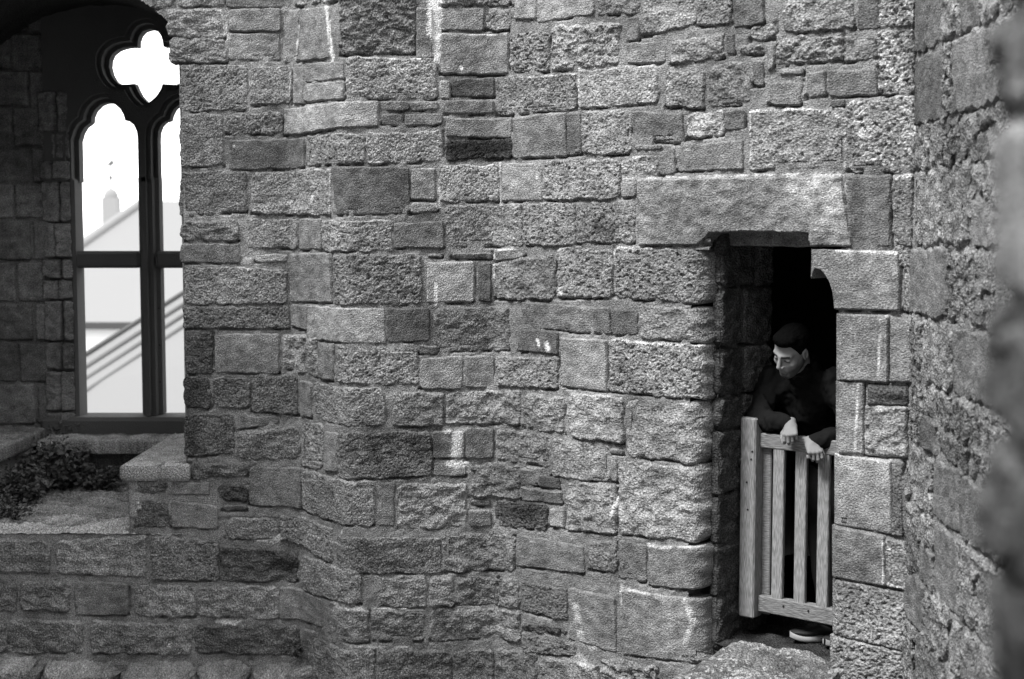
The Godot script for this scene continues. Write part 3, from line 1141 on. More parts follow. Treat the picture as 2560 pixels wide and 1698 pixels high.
	face_stone("g", 124, [2.643, 2.778, 3.147, 2.764, 2.644, 2.579, 3.148, 2.583])
	face_stone("s", 98, [2.993, 2.552, 3.303, 2.521, 2.994, 2.398, 3.305, 2.376])
	face_stone("g", 112, [3.202, 2.737, 3.421, 2.723, 3.204, 2.559, 3.423, 2.535])
	face_stone("r", 108, [3.442, 2.750, 3.678, 2.754, 3.444, 2.553, 3.681, 2.539])
	face_stone("s", 118, [2.953, 3.023, 3.029, 3.022, 2.954, 2.903, 3.030, 2.899])
	face_stone("r", 118, [2.771, 3.173, 3.028, 3.146, 2.772, 3.051, 3.028, 3.034])
	face_stone("r", 122, [3.051, 3.144, 3.368, 3.110, 3.053, 2.918, 3.370, 2.950])
	face_stone("g", 106, [3.376, 3.109, 3.572, 3.089, 3.378, 2.942, 3.574, 2.937])
	face_stone("s", 115, [2.954, 2.893, 3.191, 2.886, 2.955, 2.793, 3.192, 2.775])
	face_stone("r", 108, [3.228, 2.877, 3.531, 2.900, 3.229, 2.767, 3.532, 2.775])
	face_stone("s", 108, [3.550, 2.881, 3.589, 2.889, 3.551, 2.795, 3.590, 2.792])
	face_stone("r", 140, [3.319, 2.520, 3.531, 2.527, 3.320, 2.396, 3.533, 2.408])
	face_stone("s", 98, [3.549, 2.523, 3.654, 2.524, 3.550, 2.428, 3.656, 2.428])
	face_stone("s", 125, [3.013, 2.380, 3.175, 2.374, 3.013, 2.351, 3.176, 2.349])
	face_stone("s", 102, [3.274, 2.362, 3.648, 2.380, 3.275, 2.239, 3.650, 2.237])
	face_stone("r", 125, [2.930, 2.308, 3.151, 2.331, 2.931, 2.210, 3.152, 2.230])
	face_stone("s", 110, [3.157, 2.332, 3.256, 2.358, 3.158, 2.224, 3.257, 2.225])
	face_stone("g", 114, [3.678, 2.521, 4.183, 2.503, 3.682, 2.235, 4.189, 2.232])
	face_stone("s", 90, [3.581, 3.088, 3.754, 3.069, 3.584, 2.911, 3.757, 2.919])
	face_stone("r", 125, [3.676, 2.919, 3.811, 2.914, 3.677, 2.847, 3.812, 2.844])
	face_stone("r", 98, [3.614, 2.836, 3.760, 2.824, 3.615, 2.787, 3.761, 2.772])
	face_stone("s", 118, [3.769, 2.834, 3.813, 2.830, 3.772, 2.691, 3.815, 2.709])
	face_stone("r", 102, [3.849, 3.059, 4.222, 3.020, 3.853, 2.868, 4.225, 2.850])
	face_stone("f", 112, [3.818, 2.854, 4.158, 2.831, 3.820, 2.718, 4.160, 2.720])
	face_stone("r", 98, [4.173, 2.830, 4.329, 2.824, 4.175, 2.705, 4.332, 2.713])
	face_stone("s", 84, [4.232, 3.019, 4.331, 3.008, 4.235, 2.844, 4.334, 2.842])
	face_stone("G", 108, [4.336, 3.008, 4.502, 2.990, 4.340, 2.845, 4.506, 2.833])
	face_stone("G", 104, [4.336, 2.837, 4.502, 2.825, 4.343, 2.551, 4.509, 2.548])
	face_stone("s", 132, [3.839, 2.701, 3.963, 2.692, 3.840, 2.675, 3.964, 2.669])
	face_stone("s", 104, [3.791, 2.641, 3.960, 2.637, 3.793, 2.538, 3.962, 2.525])
	face_stone("s", 122, [3.987, 2.668, 4.082, 2.678, 3.989, 2.558, 4.084, 2.565])
	face_stone("s", 104, [4.096, 2.675, 4.335, 2.666, 4.098, 2.554, 4.337, 2.551])
	face_stone("G", 114, [4.186, 2.535, 4.530, 2.533, 4.193, 2.211, 4.538, 2.206])
	face_stone("s", 112, [3.699, 2.752, 3.753, 2.748, 3.701, 2.635, 3.755, 2.628])
	face_stone("s", 100, [4.114, 2.539, 4.179, 2.538, 4.115, 2.500, 4.179, 2.511])
	face_stone("s", 94, [4.191, 2.196, 4.412, 2.194, 4.199, 1.784, 4.421, 1.788])
	face_stone("g", 108, [4.423, 2.195, 4.513, 2.196, 4.432, 1.788, 4.522, 1.790])
	face_stone("r", 92, [0.003, 2.001, 0.338, 2.009, 0.001, 1.885, 0.336, 1.882])
	face_stone("s", 106, [-0.002, 1.869, 0.345, 1.869, -0.004, 1.759, 0.343, 1.751])
	face_stone("g", 110, [0.387, 2.011, 0.721, 2.011, 0.385, 1.844, 0.717, 1.840])
	face_stone("s", 116, [0.736, 2.013, 0.993, 2.011, 0.732, 1.836, 0.990, 1.837])
	face_stone("s", 145, [0.438, 1.805, 0.621, 1.805, 0.437, 1.762, 0.620, 1.764])
	face_stone("g", 108, [0.016, 1.733, 0.620, 1.724, 0.013, 1.513, 0.617, 1.517])
	face_stone("g", 84, [0.008, 1.501, 0.631, 1.504, 0.006, 1.374, 0.629, 1.374])
	face_stone("s", 125, [0.641, 1.810, 1.103, 1.819, 0.637, 1.527, 1.098, 1.542])
	face_stone("s", 118, [0.646, 1.510, 0.817, 1.516, 0.645, 1.387, 0.814, 1.365])
	face_stone("s", 142, [0.825, 1.516, 1.449, 1.517, 0.821, 1.325, 1.448, 1.317])
	face_stone("g", 66, [0.019, 1.348, 0.177, 1.348, 0.014, 1.106, 0.174, 1.102])
	face_stone("s", 120, [0.189, 1.339, 0.566, 1.343, 0.185, 1.113, 0.563, 1.106])
	face_stone("r", 130, [0.590, 1.339, 0.936, 1.337, 0.588, 1.133, 0.932, 1.105])
	face_stone("s", 120, [0.953, 1.303, 1.107, 1.312, 0.949, 1.104, 1.103, 1.099])
	face_stone("g", 62, [0.005, 1.086, 0.162, 1.086, 0.002, 0.900, 0.159, 0.898])
	face_stone("g", 88, [0.170, 1.086, 0.396, 1.086, 0.167, 0.909, 0.394, 0.905])
	face_stone("g", 84, [0.405, 1.090, 0.696, 1.098, 0.402, 0.884, 0.691, 0.864])
	face_stone("s", 130, [0.718, 1.072, 0.857, 1.070, 0.713, 0.859, 0.853, 0.865])
	face_stone("g", 74, [0.006, 0.873, 0.296, 0.869, 0.001, 0.614, 0.292, 0.630])
	face_stone("s", 94, [0.305, 0.862, 0.555, 0.848, 0.304, 0.773, 0.555, 0.807])
	face_stone("r", 90, [0.311, 0.760, 0.715, 0.801, 0.308, 0.600, 0.710, 0.596])
	face_stone("g", 120, [0.734, 0.830, 0.992, 0.840, 0.728, 0.562, 0.987, 0.578])
	face_stone("s", 125, [0.998, 0.803, 1.148, 0.814, 0.994, 0.578, 1.144, 0.582])
	face_stone("g", 114, [1.008, 1.999, 1.495, 1.998, 1.004, 1.830, 1.494, 1.831])
	face_stone("s", 100, [1.499, 1.983, 1.780, 1.998, 1.498, 1.849, 1.779, 1.848])
	face_stone("g", 110, [1.788, 2.082, 2.265, 2.094, 1.788, 1.858, 2.266, 1.862])
	face_stone("g", 110, [2.277, 2.094, 2.630, 2.090, 2.278, 1.866, 2.631, 1.865])
	face_stone("g", 106, [2.640, 2.092, 3.015, 2.090, 2.641, 1.877, 3.017, 1.883])
	face_stone("s", 92, [1.688, 1.818, 1.777, 1.818, 1.688, 1.797, 1.777, 1.797])
	face_stone("s", 94, [1.828, 1.822, 2.048, 1.822, 1.828, 1.793, 2.048, 1.789])
	face_stone("g", 104, [1.122, 1.811, 1.654, 1.817, 1.117, 1.536, 1.653, 1.536])
	face_stone("s", 142, [1.684, 1.770, 1.946, 1.775, 1.683, 1.545, 1.946, 1.548])
	face_stone("s", 72, [1.970, 1.770, 2.048, 1.770, 1.970, 1.556, 2.048, 1.551])
	face_stone("r", 94, [2.071, 1.770, 2.492, 1.829, 2.071, 1.565, 2.493, 1.574])
	face_stone("s", 112, [2.075, 1.844, 2.282, 1.840, 2.075, 1.775, 2.282, 1.802])
	face_stone("G", 128, [2.509, 1.850, 2.875, 1.850, 2.510, 1.588, 2.876, 1.594])
	face_stone("G", 114, [2.892, 1.857, 3.496, 1.855, 2.894, 1.602, 3.500, 1.585])
	face_stone("s", 78, [1.462, 1.516, 1.700, 1.516, 1.461, 1.323, 1.699, 1.334])
	face_stone("r", 84, [1.723, 1.516, 2.174, 1.537, 1.722, 1.272, 2.174, 1.287])
	face_stone("s", 104, [2.264, 1.557, 2.857, 1.544, 2.264, 1.420, 2.858, 1.404])
	face_stone("s", 88, [2.874, 1.541, 3.036, 1.542, 2.875, 1.405, 3.037, 1.408])
	face_stone("r", 114, [3.050, 1.566, 3.487, 1.559, 3.051, 1.397, 3.489, 1.396])
	face_stone("s", 84, [2.242, 1.405, 2.515, 1.409, 2.243, 1.288, 2.516, 1.285])
	face_stone("s", 136, [2.538, 1.377, 2.839, 1.376, 2.539, 1.115, 2.840, 1.105])
	face_stone("G", 124, [2.853, 1.385, 3.489, 1.378, 2.855, 1.106, 3.493, 1.106])
	face_stone("g", 108, [1.124, 1.305, 1.635, 1.294, 1.121, 1.099, 1.634, 1.088])
	face_stone("s", 110, [1.641, 1.311, 1.741, 1.303, 1.641, 1.259, 1.741, 1.263])
	face_stone("s", 132, [1.645, 1.234, 1.882, 1.252, 1.644, 1.067, 1.881, 1.065])
	face_stone("s", 110, [1.900, 1.252, 2.063, 1.249, 1.900, 1.075, 2.063, 1.074])
	face_stone("g", 104, [2.082, 1.249, 2.516, 1.269, 2.082, 1.082, 2.516, 1.098])
	face_stone("g", 118, [0.871, 1.072, 1.446, 1.076, 0.866, 0.864, 1.445, 0.857])
	face_stone("r", 104, [1.490, 1.055, 1.774, 1.050, 1.489, 0.852, 1.774, 0.859])
	face_stone("r", 104, [1.785, 1.048, 2.255, 1.069, 1.784, 0.865, 2.256, 0.878])
	face_stone("r", 110, [2.270, 1.054, 2.563, 1.059, 2.270, 0.867, 2.564, 0.856])
	face_stone("r", 118, [2.581, 1.090, 2.948, 1.088, 2.581, 0.849, 2.950, 0.844])
	face_stone("r", 130, [2.965, 1.077, 3.493, 1.091, 2.967, 0.781, 3.497, 0.785])
	face_stone("g", 90, [1.149, 0.814, 1.710, 0.831, 1.144, 0.550, 1.708, 0.576])
	face_stone("s", 100, [1.716, 0.831, 1.893, 0.831, 1.715, 0.675, 1.893, 0.679])
	face_stone("s", 94, [1.899, 0.848, 2.063, 0.849, 1.899, 0.671, 2.062, 0.676])
	face_stone("r", 100, [2.076, 0.849, 2.467, 0.844, 2.076, 0.665, 2.467, 0.672])
	face_stone("s", 112, [1.719, 0.651, 1.901, 0.651, 1.719, 0.573, 1.901, 0.577])
	face_stone("r", 116, [2.474, 0.832, 2.860, 0.833, 2.474, 0.612, 2.861, 0.634])
	face_stone("s", 125, [2.864, 0.809, 2.945, 0.814, 2.864, 0.782, 2.945, 0.788])
	face_stone("s", 125, [2.868, 0.769, 2.911, 0.774, 2.869, 0.635, 2.912, 0.632])
	face_stone("r", 126, [2.918, 0.750, 3.481, 0.771, 2.921, 0.367, 3.486, 0.388])
	face_stone("r", 116, [2.572, 0.598, 2.903, 0.624, 2.573, 0.344, 2.904, 0.361])
	face_stone("s", 110, [2.258, 0.639, 2.367, 0.642, 2.258, 0.544, 2.367, 0.553])
	face_stone("s", 72, [2.387, 0.611, 2.528, 0.618, 2.388, 0.547, 2.529, 0.555])
	face_stone("s", 110, [2.259, 0.535, 2.544, 0.541, 2.259, 0.459, 2.545, 0.477])
	face_stone("r", 90, [1.920, 0.641, 2.245, 0.654, 1.920, 0.456, 2.245, 0.462])
	face_stone("s", 90, [1.924, 0.439, 2.041, 0.439, 1.924, 0.412, 2.041, 0.402])
	face_stone("s", 106, [1.915, 0.387, 2.047, 0.383, 1.915, 0.286, 2.047, 0.290])
	face_stone("g", 64, [2.076, 0.438, 2.449, 0.466, 2.075, 0.298, 2.449, 0.315])
	face_stone("s", 125, [2.463, 0.443, 2.558, 0.447, 2.463, 0.346, 2.559, 0.350])
	face_stone("r", 120, [1.517, 0.530, 1.901, 0.539, 1.516, 0.273, 1.900, 0.290])
	face_stone("s", 100, [1.397, 0.543, 1.497, 0.543, 1.395, 0.290, 1.495, 0.290])
	face_stone("g", 114, [0.747, 0.553, 1.387, 0.547, 0.741, 0.301, 1.385, 0.290])
	face_stone("s", 100, [0.382, 0.551, 0.720, 0.549, 0.378, 0.327, 0.715, 0.306])
	face_stone("r", 84, [0.039, 0.578, 0.378, 0.570, 0.037, 0.479, 0.377, 0.499])
	face_stone("g", 80, [-0.158, 0.572, 0.032, 0.576, -0.159, 0.494, 0.031, 0.494])
	face_stone("r", 66, [-0.285, 0.479, -0.109, 0.479, -0.287, 0.400, -0.110, 0.400])
	face_stone("s", 110, [-0.080, 0.465, 0.146, 0.457, -0.081, 0.386, 0.145, 0.386])
	face_stone("g", 56, [0.199, 0.451, 0.369, 0.442, 0.198, 0.368, 0.368, 0.345])
	face_stone("s", 100, [0.220, 0.323, 0.367, 0.323, 0.219, 0.290, 0.367, 0.295])
	face_stone("s", 110, [-0.083, 0.351, 0.191, 0.323, -0.086, 0.194, 0.189, 0.180])
	face_stone("g", 72, [-0.295, 0.355, -0.099, 0.351, -0.298, 0.194, -0.102, 0.194])
	face_stone("r", 116, [0.237, 0.249, 0.548, 0.245, 0.235, 0.120, 0.546, 0.120])
	face_stone("g", 108, [0.563, 0.268, 1.070, 0.252, 0.561, 0.118, 1.066, 0.050])
	face_stone("r", 96, [-1.209, 0.127, -0.810, 0.109, -1.214, -0.078, -0.815, -0.087])
	face_stone("r", 116, [-0.766, 0.109, -0.236, 0.146, -0.771, -0.087, -0.241, -0.106])
	face_stone("g", 96, [-0.205, 0.149, 0.190, 0.103, -0.210, -0.128, 0.186, -0.128])
	face_stone("r", 68, [0.198, 0.093, 0.672, 0.039, 0.195, -0.137, 0.668, -0.133])
	face_stone("r", 84, [-1.152, -0.128, -1.013, -0.128, -1.157, -0.309, -1.018, -0.319])
	face_stone("r", 90, [-0.991, -0.137, -0.695, -0.137, -0.996, -0.300, -0.699, -0.319])
	face_stone("s", 106, [-0.664, -0.137, -0.350, -0.146, -0.669, -0.337, -0.353, -0.337])
	face_stone("r", 110, [-0.310, -0.165, 0.050, -0.156, -0.314, -0.346, 0.047, -0.351])
	face_stone("r", 110, [0.067, -0.165, 0.542, -0.165, 0.064, -0.346, 0.540, -0.365])
	face_stone("s", 116, [0.553, -0.165, 0.954, -0.189, 0.551, -0.362, 0.951, -0.350])
	face_stone("r", 84, [-1.168, -0.367, -1.081, -0.367, -1.173, -0.562, -1.087, -0.567])
	face_stone("r", 96, [-1.070, -0.359, -0.623, -0.369, -1.076, -0.569, -0.628, -0.569])
	face_stone("r", 106, [-0.574, -0.369, 0.028, -0.401, -0.578, -0.569, 0.025, -0.579])
	face_stone("r", 74, [0.045, -0.397, 0.680, -0.399, 0.042, -0.560, 0.676, -0.587])
	face_stone("s", 116, [0.696, -0.409, 0.853, -0.392, 0.692, -0.601, 0.848, -0.600])
	face_stone("g", 90, [1.138, 0.226, 1.757, 0.226, 1.135, 0.020, 1.756, 0.020])
	face_stone("g", 116, [0.725, 0.041, 1.307, 0.043, 0.720, -0.176, 1.305, -0.155])
	face_stone("r", 116, [1.393, 0.003, 1.672, 0.008, 1.392, -0.164, 1.671, -0.173])
	face_stone("r", 104, [1.691, 0.008, 1.835, 0.008, 1.690, -0.164, 1.835, -0.164])
	face_stone("r", 96, [1.846, 0.008, 2.084, 0.004, 1.845, -0.160, 2.084, -0.159])
	face_stone("r", 100, [2.092, 0.005, 2.245, 0.021, 2.092, -0.162, 2.245, -0.157])
	face_stone("r", 104, [1.765, 0.250, 2.207, 0.273, 1.764, 0.024, 2.207, 0.053])
	face_stone("s", 110, [2.221, 0.267, 2.694, 0.266, 2.221, 0.090, 2.695, 0.120])
	face_stone("r", 110, [2.727, 0.303, 2.915, 0.322, 2.728, 0.142, 2.916, 0.163])
	face_stone("s", 112, [2.921, 0.337, 3.101, 0.333, 2.923, 0.131, 3.103, 0.136])
	face_stone("s", 116, [3.115, 0.334, 3.476, 0.371, 3.116, 0.122, 3.478, 0.149])
	face_stone("s", 124, [2.953, 0.079, 3.461, 0.098, 2.955, -0.271, 3.465, -0.228])
	face_stone("s", 116, [2.595, 0.026, 2.907, 0.028, 2.596, -0.256, 2.909, -0.272])
	face_stone("g", 88, [2.259, 0.006, 2.583, 0.020, 2.259, -0.155, 2.583, -0.161])
	face_stone("f", 66, [2.265, -0.221, 2.581, -0.188, 2.265, -0.264, 2.582, -0.242])
	face_stone("g", 88, [2.265, -0.297, 2.630, -0.253, 2.266, -0.394, 2.631, -0.342])
	face_stone("r", 114, [1.029, -0.173, 1.347, -0.185, 1.025, -0.377, 1.346, -0.375])
	face_stone("r", 98, [1.357, -0.190, 1.666, -0.190, 1.356, -0.371, 1.666, -0.366])
	face_stone("r", 98, [1.694, -0.185, 2.256, -0.167, 1.693, -0.366, 2.256, -0.341])
	face_stone("r", 106, [0.794, -0.431, 1.380, -0.412, 0.787, -0.746, 1.378, -0.633])
	face_stone("r", 86, [1.390, -0.414, 1.812, -0.414, 1.389, -0.633, 1.812, -0.633])
	face_stone("r", 90, [1.823, -0.423, 2.064, -0.411, 1.822, -0.633, 2.064, -0.630])
	face_stone("r", 96, [2.075, -0.401, 2.376, -0.378, 2.074, -0.628, 2.376, -0.565])
	face_stone("r", 108, [2.389, -0.384, 2.799, -0.362, 2.390, -0.563, 2.800, -0.510])
	face_stone("f", 116, [2.809, -0.313, 3.171, -0.288, 2.810, -0.475, 3.172, -0.447])
	face_stone("g", 110, [4.426, 2.190, 4.513, 2.190, 4.433, 1.880, 4.520, 1.875])
	face_stone("s", 136, [4.153, 1.558, 4.409, 1.564, 4.159, 1.260, 4.416, 1.267])
	face_stone("s", 116, [4.424, 1.558, 4.536, 1.544, 4.430, 1.272, 4.542, 1.273])
	face_stone("g", 100, [4.483, 1.839, 4.535, 1.840, 4.488, 1.591, 4.541, 1.591])
	face_stone("s", 126, [4.153, 1.246, 4.289, 1.252, 4.160, 0.922, 4.296, 0.929])
	face_stone("r", 64, [4.319, 1.244, 4.505, 1.254, 4.321, 1.156, 4.507, 1.171])
	face_stone("r", 116, [4.306, 1.145, 4.507, 1.161, 4.311, 0.926, 4.512, 0.935])
	face_stone("s", 142, [4.150, 0.905, 4.436, 0.903, 4.156, 0.587, 4.444, 0.578])
	face_stone("g", 72, [4.445, 0.902, 4.491, 0.902, 4.453, 0.572, 4.499, 0.578])
	face_stone("s", 100, [4.498, 0.843, 4.540, 0.843, 4.503, 0.633, 4.547, 0.535])
	face_stone("s", 120, [4.148, 0.570, 4.414, 0.557, 4.153, 0.335, 4.419, 0.334])
	face_stone("g", 110, [4.423, 0.551, 4.536, 0.539, 4.428, 0.336, 4.541, 0.333])
	face_stone("G", 114, [4.153, 0.317, 4.530, 0.308, 4.158, 0.066, 4.536, 0.048])
	face_stone("G", 110, [4.147, 0.046, 4.522, 0.039, 4.151, -0.193, 4.526, -0.129])
	face_stone("L", 110, [-1.174, -0.599, -0.875, -0.595, -1.180, -0.795, -0.880, -0.795])
	face_stone("L", 112, [-0.863, -0.618, -0.412, -0.623, -0.867, -0.795, -0.416, -0.795])
	face_stone("L", 115, [-0.404, -0.641, 0.058, -0.627, -0.407, -0.795, 0.055, -0.795])
	face_stone("L", 115, [0.053, -0.623, 0.372, -0.618, 0.050, -0.795, 0.370, -0.795])
	face_stone("L", 105, [0.381, -0.646, 0.843, -0.612, 0.379, -0.795, 0.840, -0.751])

func note_stains():
	# L lime and droppings, S lichen spots, D dark patches: half width, strength, then from and to along the wall
	stain("L", 0.016, 1.00, 1.051, 3.245, 1.095, 3.074)
	stain("L", 0.016, 1.00, 1.095, 3.074, 1.120, 2.889)
	stain("L", 0.016, 1.00, 1.051, 3.245, 1.095, 3.074)
	stain("L", 0.016, 1.00, 1.095, 3.074, 1.120, 2.889)
	stain("L", 0.011, 0.57, 0.755, 3.111, 0.705, 2.920)
	stain("L", 0.043, 1.00, 1.736, 3.223, 1.729, 3.036)
	stain("L", 0.024, 1.00, 1.741, 3.059, 1.742, 2.872)
	stain("L", 0.041, 1.00, 1.736, 3.223, 1.729, 3.036)
	stain("L", 0.032, 1.00, 1.857, 0.846, 1.837, 0.645)
	stain("L", 0.022, 1.00, 1.790, 0.836, 1.886, 0.851)
	stain("L", 0.016, 1.00, 1.799, 0.641, 1.896, 0.645)
	stain("L", 0.014, 0.92, 0.275, 3.175, 0.286, 3.052)
	stain("L", 0.008, 0.69, 0.669, 2.862, 0.662, 2.688)
	stain("L", 0.007, 0.92, 2.928, 2.211, 3.689, 2.208)
	stain("L", 0.007, 0.92, 3.689, 2.208, 4.176, 2.202)
	stain("L", 0.007, 0.80, 3.685, 2.510, 3.961, 2.511)
	stain("L", 0.007, 0.80, 3.961, 2.511, 4.116, 2.479)
	stain("L", 0.007, 0.80, 4.116, 2.479, 4.186, 2.450)
	stain("L", 0.007, 0.69, 3.685, 2.510, 3.693, 2.249)
	stain("L", 0.007, 0.69, 3.693, 2.249, 3.718, 2.209)
	stain("L", 0.005, 0.57, 4.181, 2.450, 4.182, 2.206)
	stain("L", 0.007, 0.69, 2.647, 2.783, 2.896, 2.779)
	stain("L", 0.007, 0.69, 2.896, 2.779, 3.136, 2.768)
	stain("L", 0.007, 0.69, 2.649, 2.783, 2.647, 2.616)
	stain("L", 0.005, 0.69, 2.177, 2.765, 2.632, 2.760)
	stain("L", 0.008, 0.80, 2.106, 2.317, 2.109, 2.092)
	stain("L", 0.007, 0.69, 1.749, 2.271, 1.756, 2.105)
	stain("L", 0.005, 0.46, 1.752, 3.013, 2.161, 3.008)
	stain("L", 0.008, 0.80, 2.068, 1.826, 2.061, 1.687)
	stain("L", 0.008, 0.69, 2.068, 1.831, 2.192, 1.849)
	stain("L", 0.008, 0.69, 2.192, 1.849, 2.274, 1.809)
	stain("L", 0.007, 0.69, 2.881, 1.850, 2.891, 1.593)
	stain("L", 0.008, 0.69, 2.886, 1.854, 3.065, 1.865)
	stain("L", 0.007, 0.46, 1.094, 2.287, 1.089, 2.023)
	stain("L", 0.005, 0.46, 0.726, 2.295, 1.094, 2.287)
	stain("L", 0.011, 1.00, 1.735, 1.651, 1.734, 1.538)
	stain("L", 0.016, 0.92, 2.906, 0.564, 2.890, 0.459)
	stain("L", 0.014, 0.69, 2.938, 0.092, 2.944, 0.003)
	stain("L", 0.009, 0.46, 2.943, 0.088, 3.241, 0.069)
	stain("L", 0.018, 0.63, 3.345, 0.080, 3.388, -0.017)
	stain("L", 0.018, 0.63, 3.388, -0.017, 3.343, -0.130)
	stain("L", 0.027, 0.57, 2.645, -0.067, 2.675, -0.227)
	stain("L", 0.027, 0.57, 2.675, -0.227, 2.753, -0.265)
	stain("L", 0.041, 0.46, 2.661, -0.349, 2.777, -0.420)
	stain("L", 0.009, 0.80, 3.105, 0.334, 3.185, 0.328)
	stain("L", 0.009, 0.80, 3.185, 0.328, 3.482, 0.384)
	stain("L", 0.011, 0.57, 2.865, 1.378, 3.457, 1.371)
	stain("L", 0.008, 0.80, 4.150, 1.855, 4.467, 1.844)
	stain("L", 0.007, 0.69, 4.270, 1.240, 4.261, 0.930)
	stain("L", 0.007, 0.80, 4.157, 0.915, 4.436, 0.918)
	stain("L", 0.007, 0.69, 4.376, 1.542, 4.375, 1.296)
	stain("L", 0.007, 0.69, 4.412, 0.538, 4.416, 0.349)
	stain("L", 0.011, 0.69, 4.429, 2.177, 4.506, 2.190)
	stain("L", 0.007, 0.57, 4.416, 0.349, 4.521, 0.332)
	stain("L", 0.007, 0.57, 0.570, 0.184, 0.677, 0.180)
	stain("L", 0.007, 0.57, 0.677, 0.180, 1.271, 0.174)
	stain("L", 0.007, 0.57, 1.167, -0.185, 1.671, -0.178)
	stain("L", 0.007, 0.57, 1.242, -0.402, 1.634, -0.402)
	stain("L", 0.005, 0.46, 1.259, 2.889, 1.531, 2.896)
	stain("L", 0.005, 0.46, 1.531, 2.896, 1.697, 2.872)
	stain("L", 0.068, 0.40, 3.945, 2.131, 4.124, 2.049)
	stain("L", 0.054, 0.34, 4.056, 2.169, 4.166, 2.128)
	stain("S", 0.026, 1.00, 4.268, 2.382, 4.268, 2.382)
	stain("S", 0.012, 1.00, 2.367, 2.228, 2.367, 2.228)
	stain("S", 0.013, 1.00, 1.880, 2.832, 1.880, 2.832)
	stain("S", 0.009, 1.00, 1.644, 2.724, 1.644, 2.724)
	stain("S", 0.009, 1.00, 3.098, 2.637, 3.098, 2.637)
	stain("S", 0.014, 1.00, 0.903, 2.142, 0.893, 2.115)
	stain("S", 0.018, 1.00, 2.536, 1.624, 2.536, 1.624)
	stain("S", 0.012, 1.00, 2.378, 1.354, 2.390, 1.329)
	stain("S", 0.018, 1.00, 2.443, 1.332, 2.455, 1.309)
	stain("S", 0.012, 1.00, -0.515, -0.507, -0.515, -0.507)
	stain("S", 0.014, 1.00, -0.110, -0.525, -0.110, -0.525)
	stain("S", 0.020, 1.00, -0.274, 0.322, -0.274, 0.322)
	stain("S", 0.008, 1.00, 0.322, 2.432, 0.322, 2.432)
	stain("S", 0.012, 1.00, 1.753, 2.074, 1.753, 2.074)
	stain("S", 0.010, 1.00, 2.329, 1.938, 2.329, 1.938)
	stain("S", 0.008, 1.00, 2.146, 1.950, 2.146, 1.950)
	stain("S", 0.012, 1.00, 4.445, 0.509, 4.445, 0.509)
	stain("S", 0.012, 1.00, 4.415, 1.567, 4.415, 1.567)
	stain("S", 0.010, 1.00, 1.175, 0.249, 1.175, 0.249)
	stain("S", 0.012, 0.92, 3.464, 1.802, 3.464, 1.802)
	stain("L", 0.027, 0.57, 0.416, 0.132, 0.544, 0.122)
	stain("L", 0.014, 0.92, 0.176, -0.378, 0.331, -0.391)
	stain("L", 0.019, 0.57, 0.362, 1.774, 0.464, 1.774)
	stain("D", 0.060, 0.86, 1.838, 2.390, 2.146, 2.393)
	stain("D", 0.045, 0.69, 2.777, 1.961, 2.861, 1.939)
	stain("D", 0.060, 0.57, 0.046, 1.061, 0.052, 0.650)
	stain("D", 0.050, 0.69, 0.542, -0.024, 0.645, -0.024)  # shade of the inner corner, painted into the stone colour
	stain("D", 0.040, 0.63, 2.208, 0.395, 2.361, 0.403)
	stain("D", 0.050, 0.46, 1.470, 0.792, 1.712, 0.743)
	stain("D", 0.050, 0.46, 1.350, 0.865, 1.397, 0.670)
	stain("D", 0.050, 0.46, 4.241, 2.126, 4.257, 1.891)
	stain("D", 0.030, 0.57, 4.377, 1.198, 4.481, 1.196)

const TREFOIL := [Vector2(-2.998, 2.303), Vector2(-2.992, 2.562), Vector2(-2.975, 2.618), Vector2(-2.950, 2.661), Vector2(-2.904, 2.693), Vector2(-2.900, 2.734), Vector2(-2.879, 2.777), Vector2(-2.841, 2.814), Vector2(-2.803, 2.828), Vector2(-2.769, 2.830), Vector2(-2.733, 2.817), Vector2(-2.699, 2.786), Vector2(-2.678, 2.747), Vector2(-2.667, 2.707), Vector2(-2.633, 2.698), Vector2(-2.605, 2.673), Vector2(-2.587, 2.630), Vector2(-2.582, 2.575), Vector2(-2.587, 2.303)]
const QUATREFOIL := [Vector2(-2.570, 3.214), Vector2(-2.568, 3.254), Vector2(-2.555, 3.291), Vector2(-2.530, 3.321), Vector2(-2.499, 3.333), Vector2(-2.478, 3.337), Vector2(-2.453, 3.332), Vector2(-2.425, 3.317), Vector2(-2.405, 3.287), Vector2(-2.396, 3.254), Vector2(-2.391, 3.217), Vector2(-2.332, 3.214), Vector2(-2.277, 3.193), Vector2(-2.237, 3.157), Vector2(-2.213, 3.108), Vector2(-2.209, 3.077), Vector2(-2.218, 3.028), Vector2(-2.244, 2.992), Vector2(-2.275, 2.965), Vector2(-2.312, 2.955), Vector2(-2.401, 2.960), Vector2(-2.418, 2.918), Vector2(-2.444, 2.879), Vector2(-2.475, 2.850), Vector2(-2.506, 2.829), Vector2(-2.534, 2.855), Vector2(-2.559, 2.884), Vector2(-2.578, 2.921), Vector2(-2.594, 2.962), Vector2(-2.646, 2.957), Vector2(-2.702, 2.957), Vector2(-2.735, 2.986), Vector2(-2.758, 3.026), Vector2(-2.771, 3.077), Vector2(-2.766, 3.126), Vector2(-2.747, 3.165), Vector2(-2.709, 3.194), Vector2(-2.659, 3.210), Vector2(-2.616, 3.215)]


# ---------------------------------------------------------------- the person

func capsule(p: Vector3, a: Vector3, b: Vector3, ra: float, rb: float) -> float:
	var ab := b - a
	var t := clampf((p - a).dot(ab) / maxf(ab.length_squared(), 1e-9), 0.0, 1.0)
	return p.distance_to(a + ab * t) - lerpf(ra, rb, t)


func ellipsoid(p: Vector3, c: Vector3, r: Vector3) -> float:
	var q := (p - c) / r
	var k0 := q.length()
	var k1 := (q / r).length()
	return k0 * (k0 - 1.0) / maxf(k1, 1e-6)


